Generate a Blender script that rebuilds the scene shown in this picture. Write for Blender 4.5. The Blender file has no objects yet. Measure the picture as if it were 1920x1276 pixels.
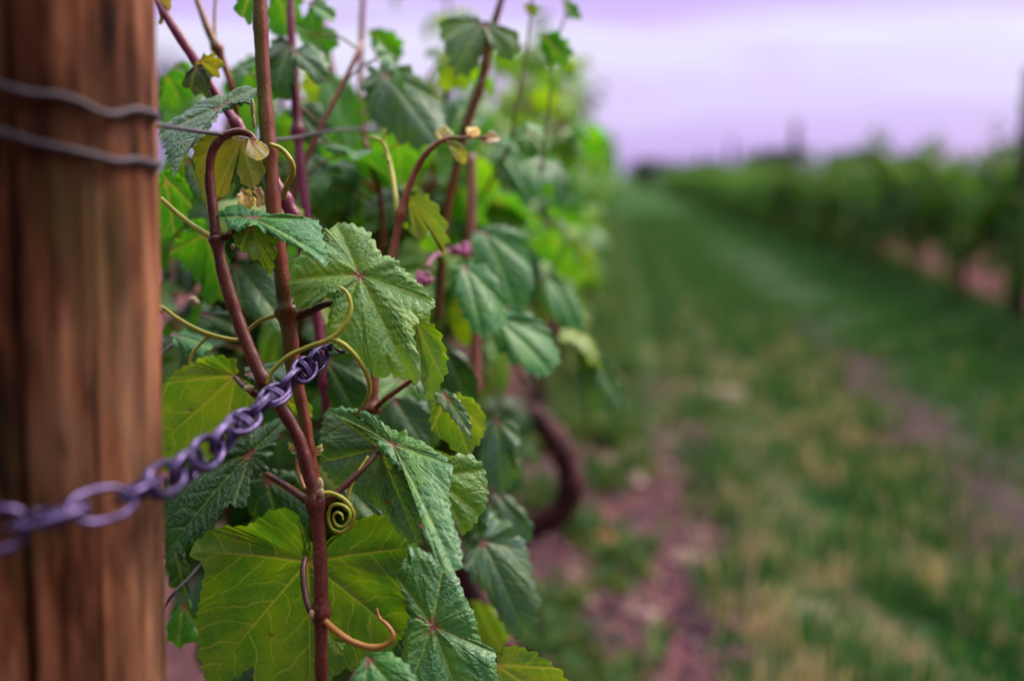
import bpy, math, random
import numpy as np
from mathutils import Vector, Matrix

C = bpy.context.scene
COL = C.collection
rnd = random.Random(7)
nrs = np.random.RandomState(7)
R_ = math.radians

# ------------------------------------------------------------------ camera
W, H = 1920.0, 1276.0
F = 35.0 / 36.0 * W
EYE = 1.05
cam = bpy.data.cameras.new("camera"); camo = bpy.data.objects.new("camera", cam); COL.objects.link(camo)
camo.location = (0, 0, EYE)
camo.rotation_euler = (R_(90 - 9.52), 0, R_(6.03))
cam.sensor_width = 36; cam.lens = 35; cam.clip_start = 0.01; cam.clip_end = 3000
cam.dof.use_dof = True; cam.dof.focus_distance = 0.70; cam.dof.aperture_fstop = 1.9; cam.dof.aperture_blades = 9
C.camera = camo
CM = np.array(camo.rotation_euler.to_matrix())
CL = np.array([0, 0, EYE])

def P(px, py, z):
    """a point of the photograph (1920 px wide) at a distance z in front of the lens, as a point of the world"""
    return CL + CM @ np.array([(px - W/2)/F*z, (H/2 - py)/F*z, -z])
def ND(n):
    v = CM @ np.array(n, float); return v/np.linalg.norm(v)

# ------------------------------------------------------------------ world, sun, exposure
SUN_EL, SUN_AZ = 46, 48          # azimuth from +Y (along the rows) towards +X (the alley)
wd = bpy.data.worlds.new("World"); C.world = wd; wd.use_nodes = True
nt = wd.node_tree; nt.nodes.clear()
def N(t, kind, **kw):
    n = t.nodes.new(kind)
    for k, v in kw.items():
        if k == 'inp':
            for a, b in v.items(): n.inputs[a].default_value = b
        else: setattr(n, k, v)
    return n
def MATH(t, op, a, b=None, c=None, clamp=False):
    n = t.nodes.new('ShaderNodeMath'); n.operation = op; n.use_clamp = clamp
    for i, v in enumerate((a, b, c)):
        if v is None: continue
        if isinstance(v, (int, float)): n.inputs[i].default_value = v
        else: t.links.new(v, n.inputs[i])
    return n.outputs[0]
def RAMP(t, fac, stops, interp='LINEAR'):
    n = t.nodes.new('ShaderNodeValToRGB'); cr = n.color_ramp; cr.interpolation = interp
    while len(cr.elements) > 1: cr.elements.remove(cr.elements[-1])
    cr.elements[0].position = stops[0][0]; cr.elements[0].color = (*stops[0][1], 1)
    for p, c in stops[1:]:
        e = cr.elements.new(p); e.color = (*c, 1)
    t.links.new(fac, n.inputs[0]); return n.outputs[0]
def MIX(t, fac, a, b, blend='MIX'):
    n = t.nodes.new('ShaderNodeMix'); n.data_type = 'RGBA'; n.blend_type = blend
    for s, v in ((n.inputs[0], fac), (n.inputs[6], a), (n.inputs[7], b)):
        if isinstance(v, (int, float)): s.default_value = v
        elif isinstance(v, tuple): s.default_value = (*v, 1)
        else: t.links.new(v, s)
    return n.outputs[2]
tc = N(nt, 'ShaderNodeTexCoord')
sep = N(nt, 'ShaderNodeSeparateXYZ'); nt.links.new(tc.outputs['Generated'], sep.inputs[0])
mp = N(nt, 'ShaderNodeMapping'); mp.inputs['Scale'].default_value = (2.2, 2.2, 16); mp.inputs['Rotation'].default_value = (0, R_(2.5), 0)
nt.links.new(tc.outputs['Generated'], mp.inputs[0])
ns = N(nt, 'ShaderNodeTexNoise', inp={'Scale': 1.6, 'Detail': 4.0, 'Roughness': 0.5}); nt.links.new(mp.outputs[0], ns.inputs['Vector'])
el = MATH(nt, 'ADD', sep.outputs[2], MATH(nt, 'MULTIPLY', MATH(nt, 'SUBTRACT', ns.outputs[0], 0.5), 0.11))
elr = MATH(nt, 'DIVIDE', MATH(nt, 'ADD', el, 0.02), 1.02)
sky_c = RAMP(nt, elr, [(0.0, (0.44, 0.32, 0.80)), (0.03, (0.53, 0.38, 0.87)), (0.065, (0.63, 0.48, 0.93)), (0.105, (0.75, 0.67, 0.96)),
                       (0.14, (0.84, 0.80, 0.97)), (0.168, (0.67, 0.51, 0.95)), (0.195, (0.60, 0.38, 0.93)), (0.35, (0.80, 0.77, 0.93)), (0.7, (0.86, 0.90, 0.92)), (1.0, (0.90, 0.96, 0.92))])
ns2 = N(nt, 'ShaderNodeTexNoise', inp={'Scale': 3.0, 'Detail': 2.0}); nt.links.new(mp.outputs[0], ns2.inputs['Vector'])
pk = RAMP(nt, ns2.outputs[0], [(0.5, (0, 0, 0)), (0.72, (1, 1, 1))])
sky_c = MIX(nt, MATH(nt, 'MULTIPLY', pk, 0.5), sky_c, (0.70, 0.46, 0.93))
nish = N(nt, 'ShaderNodeTexSky'); nish.sky_type = 'NISHITA'; nish.sun_disc = False
nish.sun_elevation = R_(SUN_EL); nish.sun_rotation = R_(SUN_AZ)
SKY_GAIN = 8.1; ZENITH = 5.8
zen = smoothz = nt.nodes.new('ShaderNodeMapRange'); zen.interpolation_type = 'SMOOTHSTEP'      # an overcast sky is brightest overhead
for i, vv in enumerate((None, 0.22, 0.85, SKY_GAIN, SKY_GAIN*ZENITH)):
    if vv is not None: zen.inputs[i].default_value = vv
nt.links.new(sep.outputs[2], zen.inputs[0])
def SM(x, lo, hi, a, b):
    n = nt.nodes.new('ShaderNodeMapRange'); n.interpolation_type = 'SMOOTHSTEP'
    for i, vv in enumerate((None, lo, hi, a, b)):
        if vv is not None: n.inputs[i].default_value = vv
    nt.links.new(x, n.inputs[0]); return n.outputs[0]
# evening: the sky over the open alley and overhead is bright, the one behind the photographer and to his left is dim
side = MATH(nt, 'ADD', sep.outputs[1], MATH(nt, 'MULTIPLY', sep.outputs[0], 0.40))
dim = MATH(nt, 'MAXIMUM', SM(side, -0.35, 0.50, 0.04, 1.0), SM(sep.outputs[2], 0.70, 1.0, 0.0, 1.0))
gain = MATH(nt, 'MULTIPLY', zen.outputs[0], dim)
sc1 = N(nt, 'ShaderNodeVectorMath', operation='SCALE'); nt.links.new(sky_c, sc1.inputs[0]); nt.links.new(gain, sc1.inputs['Scale'])
sc2 = N(nt, 'ShaderNodeVectorMath', operation='SCALE'); nt.links.new(nish.outputs[0], sc2.inputs[0]); sc2.inputs['Scale'].default_value = 0.12
ad = N(nt, 'ShaderNodeVectorMath', operation='ADD'); nt.links.new(sc1.outputs[0], ad.inputs[0]); nt.links.new(sc2.outputs[0], ad.inputs[1])
bg = N(nt, 'ShaderNodeBackground'); bg.inputs[1].default_value = 0.10; nt.links.new(ad.outputs[0], bg.inputs[0])
wo = N(nt, 'ShaderNodeOutputWorld'); nt.links.new(bg.outputs[0], wo.inputs[0])

sun = bpy.data.lights.new("sun", 'SUN'); sun.energy = 3.6; sun.angle = R_(18); sun.color = (1.0, 0.86, 0.70)
suno = bpy.data.objects.new("sun", sun); COL.objects.link(suno)
sd = Vector((math.cos(R_(SUN_EL))*math.sin(R_(SUN_AZ)), math.cos(R_(SUN_EL))*math.cos(R_(SUN_AZ)), math.sin(R_(SUN_EL))))
suno.rotation_euler = sd.to_track_quat('Z', 'Y').to_euler(); suno.location = (3, -2, 6)
C.view_settings.view_transform = 'Standard'; C.view_settings.look = 'None'
C.view_settings.exposure = 0.25; C.view_settings.gamma = 1.0
C.render.engine = "CYCLES"; C.cycles.use_denoising = True
C.cycles.max_bounces = 6; C.cycles.transmission_bounces = 4; C.cycles.diffuse_bounces = 3; C.cycles.glossy_bounces = 2

# ------------------------------------------------------------------ materials
def newmat(name):
    m = bpy.data.materials.new(name); m.use_nodes = True; t = m.node_tree; t.nodes.clear()
    out = t.nodes.new('ShaderNodeOutputMaterial'); return m, t, out
def bump(t, h, strength, dist):
    b = t.nodes.new('ShaderNodeBump'); b.inputs['Strength'].default_value = strength; b.inputs['Distance'].default_value = dist
    t.links.new(h, b.inputs['Height']); return b.outputs[0]
def noise(t, vec, scale, detail=3, rough=0.5, mapping=None):
    if mapping:
        m = t.nodes.new('ShaderNodeMapping'); m.inputs['Scale'].default_value = mapping; t.links.new(vec, m.inputs[0]); vec = m.outputs[0]
    n = t.nodes.new('ShaderNodeTexNoise'); n.inputs['Scale'].default_value = scale; n.inputs['Detail'].default_value = detail; n.inputs['Roughness'].default_value = rough
    t.links.new(vec, n.inputs['Vector']); return n.outputs[0]
def smooth(t, x, lo, hi):
    n = t.nodes.new('ShaderNodeMapRange'); n.interpolation_type = 'SMOOTHSTEP'
    n.inputs[1].default_value = lo; n.inputs[2].default_value = hi; n.inputs[3].default_value = 0; n.inputs[4].default_value = 1
    t.links.new(x, n.inputs[0]); return n.outputs[0]

def make_leaf_mat(name, fine=True, spec=0.42):
    m, t, out = newmat(name)
    a = N(t, 'ShaderNodeAttribute', attribute_name='lv'); tint = N(t, 'ShaderNodeAttribute', attribute_name='tint')
    lc = N(t, 'ShaderNodeAttribute', attribute_name='lc')
    s = N(t, 'ShaderNodeSeparateXYZ'); t.links.new(a.outputs['Vector'], s.inputs[0])
    d1, ph, r = s.outputs
    geo = N(t, 'ShaderNodeNewGeometry'); back = geo.outputs['Backfacing']
    wv = MATH(t, 'MAXIMUM', MATH(t, 'SUBTRACT', 0.0016, MATH(t, 'MULTIPLY', r, 0.014)), 0.0004)
    m1 = MATH(t, 'SUBTRACT', 1.0, smooth(t, MATH(t, 'DIVIDE', d1, wv), 0.3, 1.2))
    wob = MATH(t, 'MULTIPLY', MATH(t, 'SUBTRACT', noise(t, lc.outputs['Vector'], 45, 2), 0.5), 1.1)
    fr = MATH(t, 'ABSOLUTE', MATH(t, 'SUBTRACT', MATH(t, 'FRACT', MATH(t, 'ADD', ph, wob)), 0.5))
    m2 = MATH(t, 'SUBTRACT', 1.0, smooth(t, fr, 0.02, 0.065))
    m2w = MATH(t, 'SUBTRACT', 1.0, smooth(t, fr, 0.0, 0.26))
    m1w = MATH(t, 'SUBTRACT', 1.0, smooth(t, d1, 0.0, 0.0045))
    vo = N(t, 'ShaderNodeTexVoronoi', feature='DISTANCE_TO_EDGE', inp={'Scale': 230.0, 'Randomness': 0.9}); t.links.new(lc.outputs['Vector'], vo.inputs['Vector'])
    m3 = MATH(t, 'SUBTRACT', 1.0, smooth(t, vo.outputs['Distance'], 0.02, 0.10))
    m3w = smooth(t, vo.outputs['Distance'], 0.0, 0.28)
    n1 = noise(t, lc.outputs['Vector'], 38, 3); n2 = noise(t, lc.outputs['Vector'], 260, 2)
    base = tint.outputs['Color']
    yel = MIX(t, 1.0, base, (1.7, 1.3, 0.5), 'MULTIPLY')
    top = MIX(t, smooth(t, n1, 0.40, 0.72), base, yel)
    top = MIX(t, MATH(t, 'MULTIPLY', n2, 0.35), top, MIX(t, 1.0, top, (0.6, 0.65, 0.6), 'MULTIPLY'))
    vein = MIX(t, 0.55, MIX(t, 1.0, base, (2.6, 1.9, 1.3), 'MULTIPLY'), (0.22, 0.24, 0.07))
    pink = MATH(t, 'SUBTRACT', 1.0, smooth(t, r, 0.002, 0.010))
    vein = MIX(t, pink, vein, (0.32, 0.06, 0.10))
    vm = MATH(t, 'ADD', MATH(t, 'MULTIPLY', m1, 0.75), MATH(t, 'ADD', MATH(t, 'MULTIPLY', m2, 0.35), MATH(t, 'MULTIPLY', m3, 0.13)), clamp=True)
    top = MIX(t, vm, top, vein)
    und = MIX(t, 1.0, MIX(t, MATH(t, 'MULTIPLY', smooth(t, n1, 0.36, 0.66), 0.75), MIX(t, 1.0, base, (0.72, 0.92, 0.8), 'MULTIPLY'), yel), (1.15, 1.1, 0.95), 'MULTIPLY')
    vmu = MATH(t, 'ADD', MATH(t, 'MULTIPLY', m1, 0.7), MATH(t, 'ADD', MATH(t, 'MULTIPLY', m2, 0.42), MATH(t, 'MULTIPLY', m3, 0.12)), clamp=True)
    und = MIX(t, vmu, und, MIX(t, 0.6, vein, (0.30, 0.27, 0.06)))
    col = MIX(t, back, top, und)
    # brown nicks and specks
    n3 = noise(t, lc.outputs['Vector'], 90, 2)
    col = MIX(t, MATH(t, 'MULTIPLY', smooth(t, n3, 0.70, 0.73), 0.7), col, (0.10, 0.045, 0.02))
    h = MATH(t, 'ADD', MATH(t, 'MULTIPLY', m3w, 0.45), MATH(t, 'ADD', MATH(t, 'MULTIPLY', m1w, -1.0), MATH(t, 'MULTIPLY', m2w, -0.9)))
    h = MATH(t, 'MULTIPLY', h, MATH(t, 'SUBTRACT', 1.0, MATH(t, 'MULTIPLY', back, 0.72)))
    nb = bump(t, h, 0.45 if fine else 0.3, 0.0015)
    p = N(t, 'ShaderNodeBsdfPrincipled', inp={'Roughness': 0.46, 'Specular IOR Level': spec}); t.links.new(col, p.inputs['Base Color']); t.links.new(nb, p.inputs['Normal'])
    rr = MATH(t, 'ADD', MATH(t, 'ADD', 0.34, MATH(t, 'MULTIPLY', n1, 0.18)), MATH(t, 'MULTIPLY', back, 0.25)); t.links.new(rr, p.inputs['Roughness'])
    tr = N(t, 'ShaderNodeBsdfTranslucent'); t.links.new(MIX(t, 1.0, col, (1.50, 1.68, 0.45), 'MULTIPLY'), tr.inputs[0]); t.links.new(nb, tr.inputs['Normal'])
    mx = N(t, 'ShaderNodeMixShader'); mx.inputs[0].default_value = 0.38; t.links.new(p.outputs[0], mx.inputs[1]); t.links.new(tr.outputs[0], mx.inputs[2])
    t.links.new(mx.outputs[0], out.inputs[0]); return m
LEAF = make_leaf_mat("vine_leaf")
LEAF_SOFT = make_leaf_mat("vine_leaf_soft", False); LEAF_FAR = make_leaf_mat("vine_leaf_far", False, 0.12)

def make_bark(name, c1, c2, red=None, scale=60, rough=0.38, bmp=0.3, fleck=None):
    """skin of canes and trunks; red = colour of the side that faces the open alley (it ripens in the light)"""
    m, t, out = newmat(name)
    geo = N(t, 'ShaderNodeNewGeometry'); pos = geo.outputs['Position']
    n = noise(t, pos, scale, 4, 0.6, (1, 1, 0.22))
    col = MIX(t, smooth(t, n, 0.35, 0.68), c1, c2)
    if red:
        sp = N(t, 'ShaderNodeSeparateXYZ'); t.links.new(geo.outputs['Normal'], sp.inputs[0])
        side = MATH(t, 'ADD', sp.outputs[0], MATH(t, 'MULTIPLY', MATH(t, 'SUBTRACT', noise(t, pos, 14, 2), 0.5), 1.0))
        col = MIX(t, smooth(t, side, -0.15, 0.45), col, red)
    if fleck:
        f = noise(t, pos, 700, 2)
        col = MIX(t, MATH(t, 'MULTIPLY', smooth(t, f, 0.55, 0.7), 0.6), col, fleck)
    nb = bump(t, noise(t, pos, scale*5, 3, 0.6, (1, 1, 0.15)), bmp, 0.001)
    p = N(t, 'ShaderNodeBsdfPrincipled', inp={'Roughness': rough, 'Specular IOR Level': 0.3}); t.links.new(col, p.inputs['Base Color']); t.links.new(nb, p.inputs['Normal'])
    t.links.new(p.outputs[0], out.inputs[0]); return m
M = {}
M['cane_brown'] = make_bark("cane_brown", (0.11, 0.030, 0.010), (0.19, 0.065, 0.020), (0.13, 0.024, 0.014), fleck=(0.26, 0.12, 0.06))
M['cane_maroon'] = make_bark("cane_maroon", (0.036, 0.009, 0.009), (0.085, 0.024, 0.014), (0.095, 0.018, 0.015), fleck=(0.22, 0.09, 0.06))
M['cane_green'] = make_bark("cane_green", (0.045, 0.055, 0.010), (0.085, 0.075, 0.014), (0.15, 0.028, 0.012), fleck=(0.24, 0.12, 0.05))
M['cane_purple'] = make_bark("cane_purple", (0.10, 0.008, 0.040), (0.15, 0.022, 0.055), (0.14, 0.012, 0.045), fleck=(0.24, 0.07, 0.12))
M['cane_pink'] = make_bark("cane_pink", (0.20, 0.055, 0.045), (0.26, 0.10, 0.05), (0.22, 0.06, 0.06), fleck=(0.30, 0.15, 0.13))
M['tendril'] = make_bark("tendril", (0.25, 0.27, 0.028), (0.34, 0.29, 0.040), None, rough=0.4, bmp=0.05)
M['tendril_orange'] = make_bark("tendril_orange", (0.28, 0.11, 0.03), (0.32, 0.15, 0.04), None, rough=0.4, bmp=0.05)
M['petiole_dark'] = make_bark("petiole_dark", (0.030, 0.009, 0.007), (0.065, 0.02, 0.010), (0.07, 0.012, 0.010), rough=0.45)
M['petiole_green'] = make_bark("petiole_green", (0.11, 0.12, 0.018), (0.16, 0.13, 0.022), (0.17, 0.06, 0.03), rough=0.45)
M['trunk'] = make_bark("vine_trunk_bark", (0.022, 0.009, 0.007), (0.075, 0.034, 0.024), None, scale=45, rough=0.85, bmp=1.0)
M['trunk_red'] = make_bark("vine_trunk_reddish", (0.035, 0.008, 0.012), (0.085, 0.022, 0.026), None, scale=45, rough=0.8, bmp=0.8)
M['bud'] = make_bark("bud_fuzz", (0.30, 0.27, 0.13), (0.38, 0.24, 0.18), None, scale=300, rough=0.8)
M['flower'] = make_bark("flower_buds", (0.30, 0.05, 0.16), (0.40, 0.14, 0.27), None, scale=300, rough=0.6)

def make_metal(name, c1, c2, metallic, rough):
    m, t, out = newmat(name)
    geo = N(t, 'ShaderNodeNewGeometry'); n = noise(t, geo.outputs['Position'], 160, 4, 0.6)
    p = N(t, 'ShaderNodeBsdfPrincipled', inp={'Metallic': metallic, 'Roughness': rough}); t.links.new(MIX(t, smooth(t, n, 0.4, 0.65), c1, c2), p.inputs['Base Color'])
    t.links.new(bump(t, noise(t, geo.outputs['Position'], 900, 3), 0.25, 0.0005), p.inputs['Normal'])
    t.links.new(p.outputs[0], out.inputs[0]); return m
M['wire'] = make_metal("weathered_wire", (0.030, 0.019, 0.030), (0.06, 0.038, 0.054), 0.25, 0.6)
M['chain'] = make_metal("galvanised_chain", (0.028, 0.014, 0.065), (0.11, 0.07, 0.19), 0.6, 0.30)

def make_wood():
    m, t, out = newmat("weathered_post_wood")
    tcn = N(t, 'ShaderNodeTexCoord'); o = tcn.outputs['Object']
    g1 = noise(t, o, 42, 6, 0.68, (1, 1, 0.13)); g2 = noise(t, o, 170, 5, 0.7, (1, 1, 0.05)); g3 = noise(t, o, 13, 4, 0.6, (1, 1, 0.22))
    col = RAMP(t, g1, [(0.36, (0.012, 0.004, 0.002)), (0.43, (0.075, 0.022, 0.009)), (0.51, (0.19, 0.062, 0.026)), (0.60, (0.33, 0.125, 0.062)), (0.70, (0.45, 0.21, 0.125))])
    col = MIX(t, MATH(t, 'MULTIPLY', smooth(t, g2, 0.48, 0.66), 0.55), col, MIX(t, 1.0, col, (0.45, 0.40, 0.36), 'MULTIPLY'))
    col = MIX(t, MATH(t, 'MULTIPLY', smooth(t, g3, 0.5, 0.66), 0.6), col, (0.36, 0.18, 0.10))
    col = MIX(t, MATH(t, 'MULTIPLY', smooth(t, noise(t, o, 19, 4, 0.6, (1, 1, 0.16)), 0.50, 0.62), 0.75), col, MIX(t, 1.0, col, (0.28, 0.24, 0.22), 'MULTIPLY'))
    col = MIX(t, MATH(t, 'MULTIPLY', smooth(t, noise(t, o, 14, 3, 0.5, (1, 1, 0.4)), 0.56, 0.74), 0.45), col, (0.10, 0.075, 0.02))
    kn = N(t, 'ShaderNodeVectorMath', operation='SUBTRACT'); t.links.new(o, kn.inputs[0]); kn.inputs[1].default_value = KNOT
    km = N(t, 'ShaderNodeVectorMath', operation='MULTIPLY'); t.links.new(kn.outputs[0], km.inputs[0]); km.inputs[1].default_value = (1, 1, 0.62)
    kl = N(t, 'ShaderNodeVectorMath', operation='LENGTH'); t.links.new(km.outputs[0], kl.inputs[0])
    kd = MATH(t, 'ADD', kl.outputs['Value'], MATH(t, 'MULTIPLY', MATH(t, 'SUBTRACT', g2, 0.5), 0.012))
    col = MIX(t, MATH(t, 'MULTIPLY', MATH(t, 'SUBTRACT', 1.0, smooth(t, kd, 0.011, 0.024)), 0.55), col, (0.26, 0.13, 0.07))
    col = MIX(t, MATH(t, 'MULTIPLY', MATH(t, 'SUBTRACT', 1.0, smooth(t, kd, 0.004, 0.010)), 0.9), col, (0.03, 0.012, 0.006))
    att = N(t, 'ShaderNodeAttribute', attribute_name='groove')
    col = MIX(t, att.outputs['Fac'], col, (0.022, 0.009, 0.006))
    p = N(t, 'ShaderNodeBsdfPrincipled', inp={'Roughness': 0.8, 'Specular IOR Level': 0.15}); t.links.new(col, p.inputs['Base Color'])
    t.links.new(bump(t, MATH(t, 'ADD', g1, g2), 0.6, 0.003), p.inputs['Normal']); t.links.new(p.outputs[0], out.inputs[0]); return m
_pc = P(84, 638, 0.532); _kd = P(112, 845, 0.483)
KNOT = tuple(_kd-np.array([_pc[0], _pc[1], 0]))     # the dark knot in the lower half of the post
M['wood'] = make_wood()

M['wood_silhouette'] = make_bark('silhouetted_grey_wood', (0.030, 0.020, 0.024), (0.075, 0.052, 0.058), None, scale=20, rough=.85)  # grey-brown wood darkened in its colour so the trellis posts read as silhouettes

def make_ground():
    m, t, out = newmat("vineyard_ground")
    geo = N(t, 'ShaderNodeNewGeometry'); pos = geo.outputs['Position']
    s = N(t, 'ShaderNodeSeparateXYZ'); t.links.new(pos, s.inputs[0])
    nz = noise(t, pos, 1.3, 4, 0.6); nf = noise(t, pos, 9, 4, 0.65); nff = noise(t, pos, 45, 4, 0.7)
    lat = MATH(t, 'ADD', s.outputs[0], MATH(t, 'ADD', MATH(t, 'MULTIPLY', MATH(t, 'SUBTRACT', nz, 0.5), 0.9), MATH(t, 'MULTIPLY', MATH(t, 'SUBTRACT', nf, 0.5), 0.6)))
    u = MATH(t, 'DIVIDE', MATH(t, 'ADD', lat, 1.5), 5.5, clamp=True)
    L = lambda x: (x + 1.5)/5.5
    soil = (0.118, 0.054, 0.060); soild = (0.095, 0.038, 0.062); gd = (0.012, 0.042, 0.012); gm = (0.028, 0.070, 0.024); pale = (0.25, 0.20, 0.14); gg = (0.075, 0.115, 0.068)
    col = RAMP(t, u, [(0.0, soil), (L(-0.35), soil), (L(-0.1), soild), (L(0.0), soil), (L(0.14), soil), (L(0.24), soild), (L(0.34), gm), (L(0.45), gm), (L(0.56), (0.12, 0.095, 0.06)), (L(0.68), gm), (L(0.85), gd),
                      (L(1.05), (0.045, 0.042, 0.022)), (L(1.22), (0.085, 0.048, 0.062)), (L(1.42), (0.075, 0.050, 0.058)), (L(1.62), gg), (L(1.95), gm), (L(2.25), gd), (L(2.5), gd), (L(2.62), (0.13, 0.10, 0.05)), (L(2.75), (0.105, 0.045, 0.055)), (1.0, (0.105, 0.045, 0.055))])
    col = MIX(t, smooth(t, nf, 0.42, 0.66), col, MIX(t, 1.0, col, (1.5, 1.35, 1.2), 'MULTIPLY'))
    col = MIX(t, smooth(t, nff, 0.45, 0.7), col, MIX(t, 1.0, col, (0.45, 0.45, 0.45), 'MULTIPLY'))
    patch = MATH(t, 'MULTIPLY', smooth(t, noise(t, pos, 2.3, 3, 0.6), 0.52, 0.70), MATH(t, 'SUBTRACT', 1.0, smooth(t, MATH(t, 'ABSOLUTE', MATH(t, 'SUBTRACT', lat, 0.56)), 0.08, 0.28)))
    col = MIX(t, patch, col, (0.30, 0.235, 0.17))
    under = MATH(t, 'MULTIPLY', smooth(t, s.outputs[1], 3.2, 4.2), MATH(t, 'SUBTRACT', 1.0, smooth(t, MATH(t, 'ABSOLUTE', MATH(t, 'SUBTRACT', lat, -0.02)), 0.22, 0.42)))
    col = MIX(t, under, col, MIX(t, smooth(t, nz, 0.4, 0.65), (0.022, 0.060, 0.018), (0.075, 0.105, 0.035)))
    ruts = MATH(t, 'MULTIPLY', smooth(t, s.outputs[1], 6.0, 9.5), MATH(t, 'SUBTRACT', 1.0, smooth(t, MATH(t, 'ABSOLUTE', MATH(t, 'SUBTRACT', lat, 1.70)), 0.25, 0.70)))
    col = MIX(t, MATH(t, 'MULTIPLY', ruts, 0.85), col, (0.135, 0.175, 0.125))
    col = MIX(t, MATH(t, 'MULTIPLY', smooth(t, s.outputs[1], 17, 26), smooth(t, lat, -0.4, -0.1)), col, MIX(t, nz, (0.022, 0.060, 0.018), (0.050, 0.090, 0.035)))
    far = smooth(t, s.outputs[1], 75, 110)
    col = MIX(t, far, col, (0.06, 0.10, 0.04))
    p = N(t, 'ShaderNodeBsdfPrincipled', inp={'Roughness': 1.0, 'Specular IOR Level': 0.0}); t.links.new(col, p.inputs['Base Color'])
    t.links.new(bump(t, MATH(t, 'ADD', nf, MATH(t, 'MULTIPLY', nff, 0.4)), 1.0, 0.06), p.inputs['Normal']); t.links.new(p.outputs[0], out.inputs[0]); return m
M['ground'] = make_ground()

def make_blade(name, trans=0.3):
    m, t, out = newmat(name)
    a = N(t, 'ShaderNodeAttribute', attribute_name='tint')
    p = N(t, 'ShaderNodeBsdfPrincipled', inp={'Roughness': 0.6, 'Specular IOR Level': 0.15}); t.links.new(a.outputs['Color'], p.inputs['Base Color'])
    tr = N(t, 'ShaderNodeBsdfTranslucent'); t.links.new(MIX(t, 1.0, a.outputs['Color'], (1.5, 1.4, 0.7), 'MULTIPLY'), tr.inputs[0])
    mx = N(t, 'ShaderNodeMixShader'); mx.inputs[0].default_value = trans; t.links.new(p.outputs[0], mx.inputs[1]); t.links.new(tr.outputs[0], mx.inputs[2])
    t.links.new(mx.outputs[0], out.inputs[0]); return m
M['blade'] = make_blade("grass_blade"); M['tree_leaf'] = make_blade("tree_leaf", 0.15)
def make_stone():
    m, t, out = newmat("field_stone"); geo = N(t, 'ShaderNodeNewGeometry'); n = noise(t, geo.outputs['Position'], 40, 4)
    p = N(t, 'ShaderNodeBsdfPrincipled', inp={'Roughness': 0.9}); t.links.new(MIX(t, n, (0.13, 0.07, 0.07), (0.30, 0.19, 0.17)), p.inputs['Base Color'])
    t.links.new(bump(t, n, 0.6, 0.01), p.inputs['Normal']); t.links.new(p.outputs[0], out.inputs[0]); return m
M['stone'] = make_stone()

# ------------------------------------------------------------------ mesh helpers
class Buf:
    """collects points, faces and per-point values, then links them as ONE mesh object"""
    def __init__(s): s.v = []; s.f = []; s.n = 0; s.at = {}
    def add(s, v, f, **at):
        v = np.asarray(v, float); s.f.extend([tuple(int(i)+s.n for i in q) for q in f]); s.v.append(v)
        for k, a in at.items(): s.at.setdefault(k, []).append(np.asarray(a, float))
        s.n += len(v)
    def mesh(s, name, mat, origin=(0, 0, 0), smooth=True):
        me = bpy.data.meshes.new(name); v = np.concatenate(s.v) - np.asarray(origin)
        me.from_pydata(v.tolist(), [], s.f)
        for k, a in s.at.items():
            a = np.concatenate(a)
            if k == 'tint':
                at = me.attributes.new(k, 'FLOAT_COLOR', 'POINT'); at.data.foreach_set('color', np.c_[a, np.ones(len(a))].astype(np.float32).ravel())
            elif a.ndim == 1:
                at = me.attributes.new(k, 'FLOAT', 'POINT'); at.data.foreach_set('value', a.astype(np.float32))
            else:
                at = me.attributes.new(k, 'FLOAT_VECTOR', 'POINT'); at.data.foreach_set('vector', a.astype(np.float32).ravel())
        if smooth: me.polygons.foreach_set('use_smooth', [True]*len(me.polygons))
        me.materials.append(mat); me.update(); return me
WPOS = {}
def link(name, me, parent=None, loc=(0, 0, 0)):
    o = bpy.data.objects.new(name, me); COL.objects.link(o); loc = np.asarray(loc, float); WPOS[o] = loc
    if parent is not None: o.parent = parent; o.location = loc - WPOS[parent]
    else: o.location = loc
    return o
def build(name, buf, mat, parent=None, origin=None, smooth=True):
    if origin is None: origin = buf.v[0][0]
    return link(name, buf.mesh(name, mat, origin, smooth), parent, origin)
def tag(o, label=None, cat=None, group=None, kind=None):
    for k, v in (('label', label), ('category', cat), ('group', group), ('kind', kind)):
        if v: o[k] = v
    return o
def empty(name, loc, label, cat, group=None):
    return tag(link(name, None, None, loc), label, cat, group)

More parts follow.
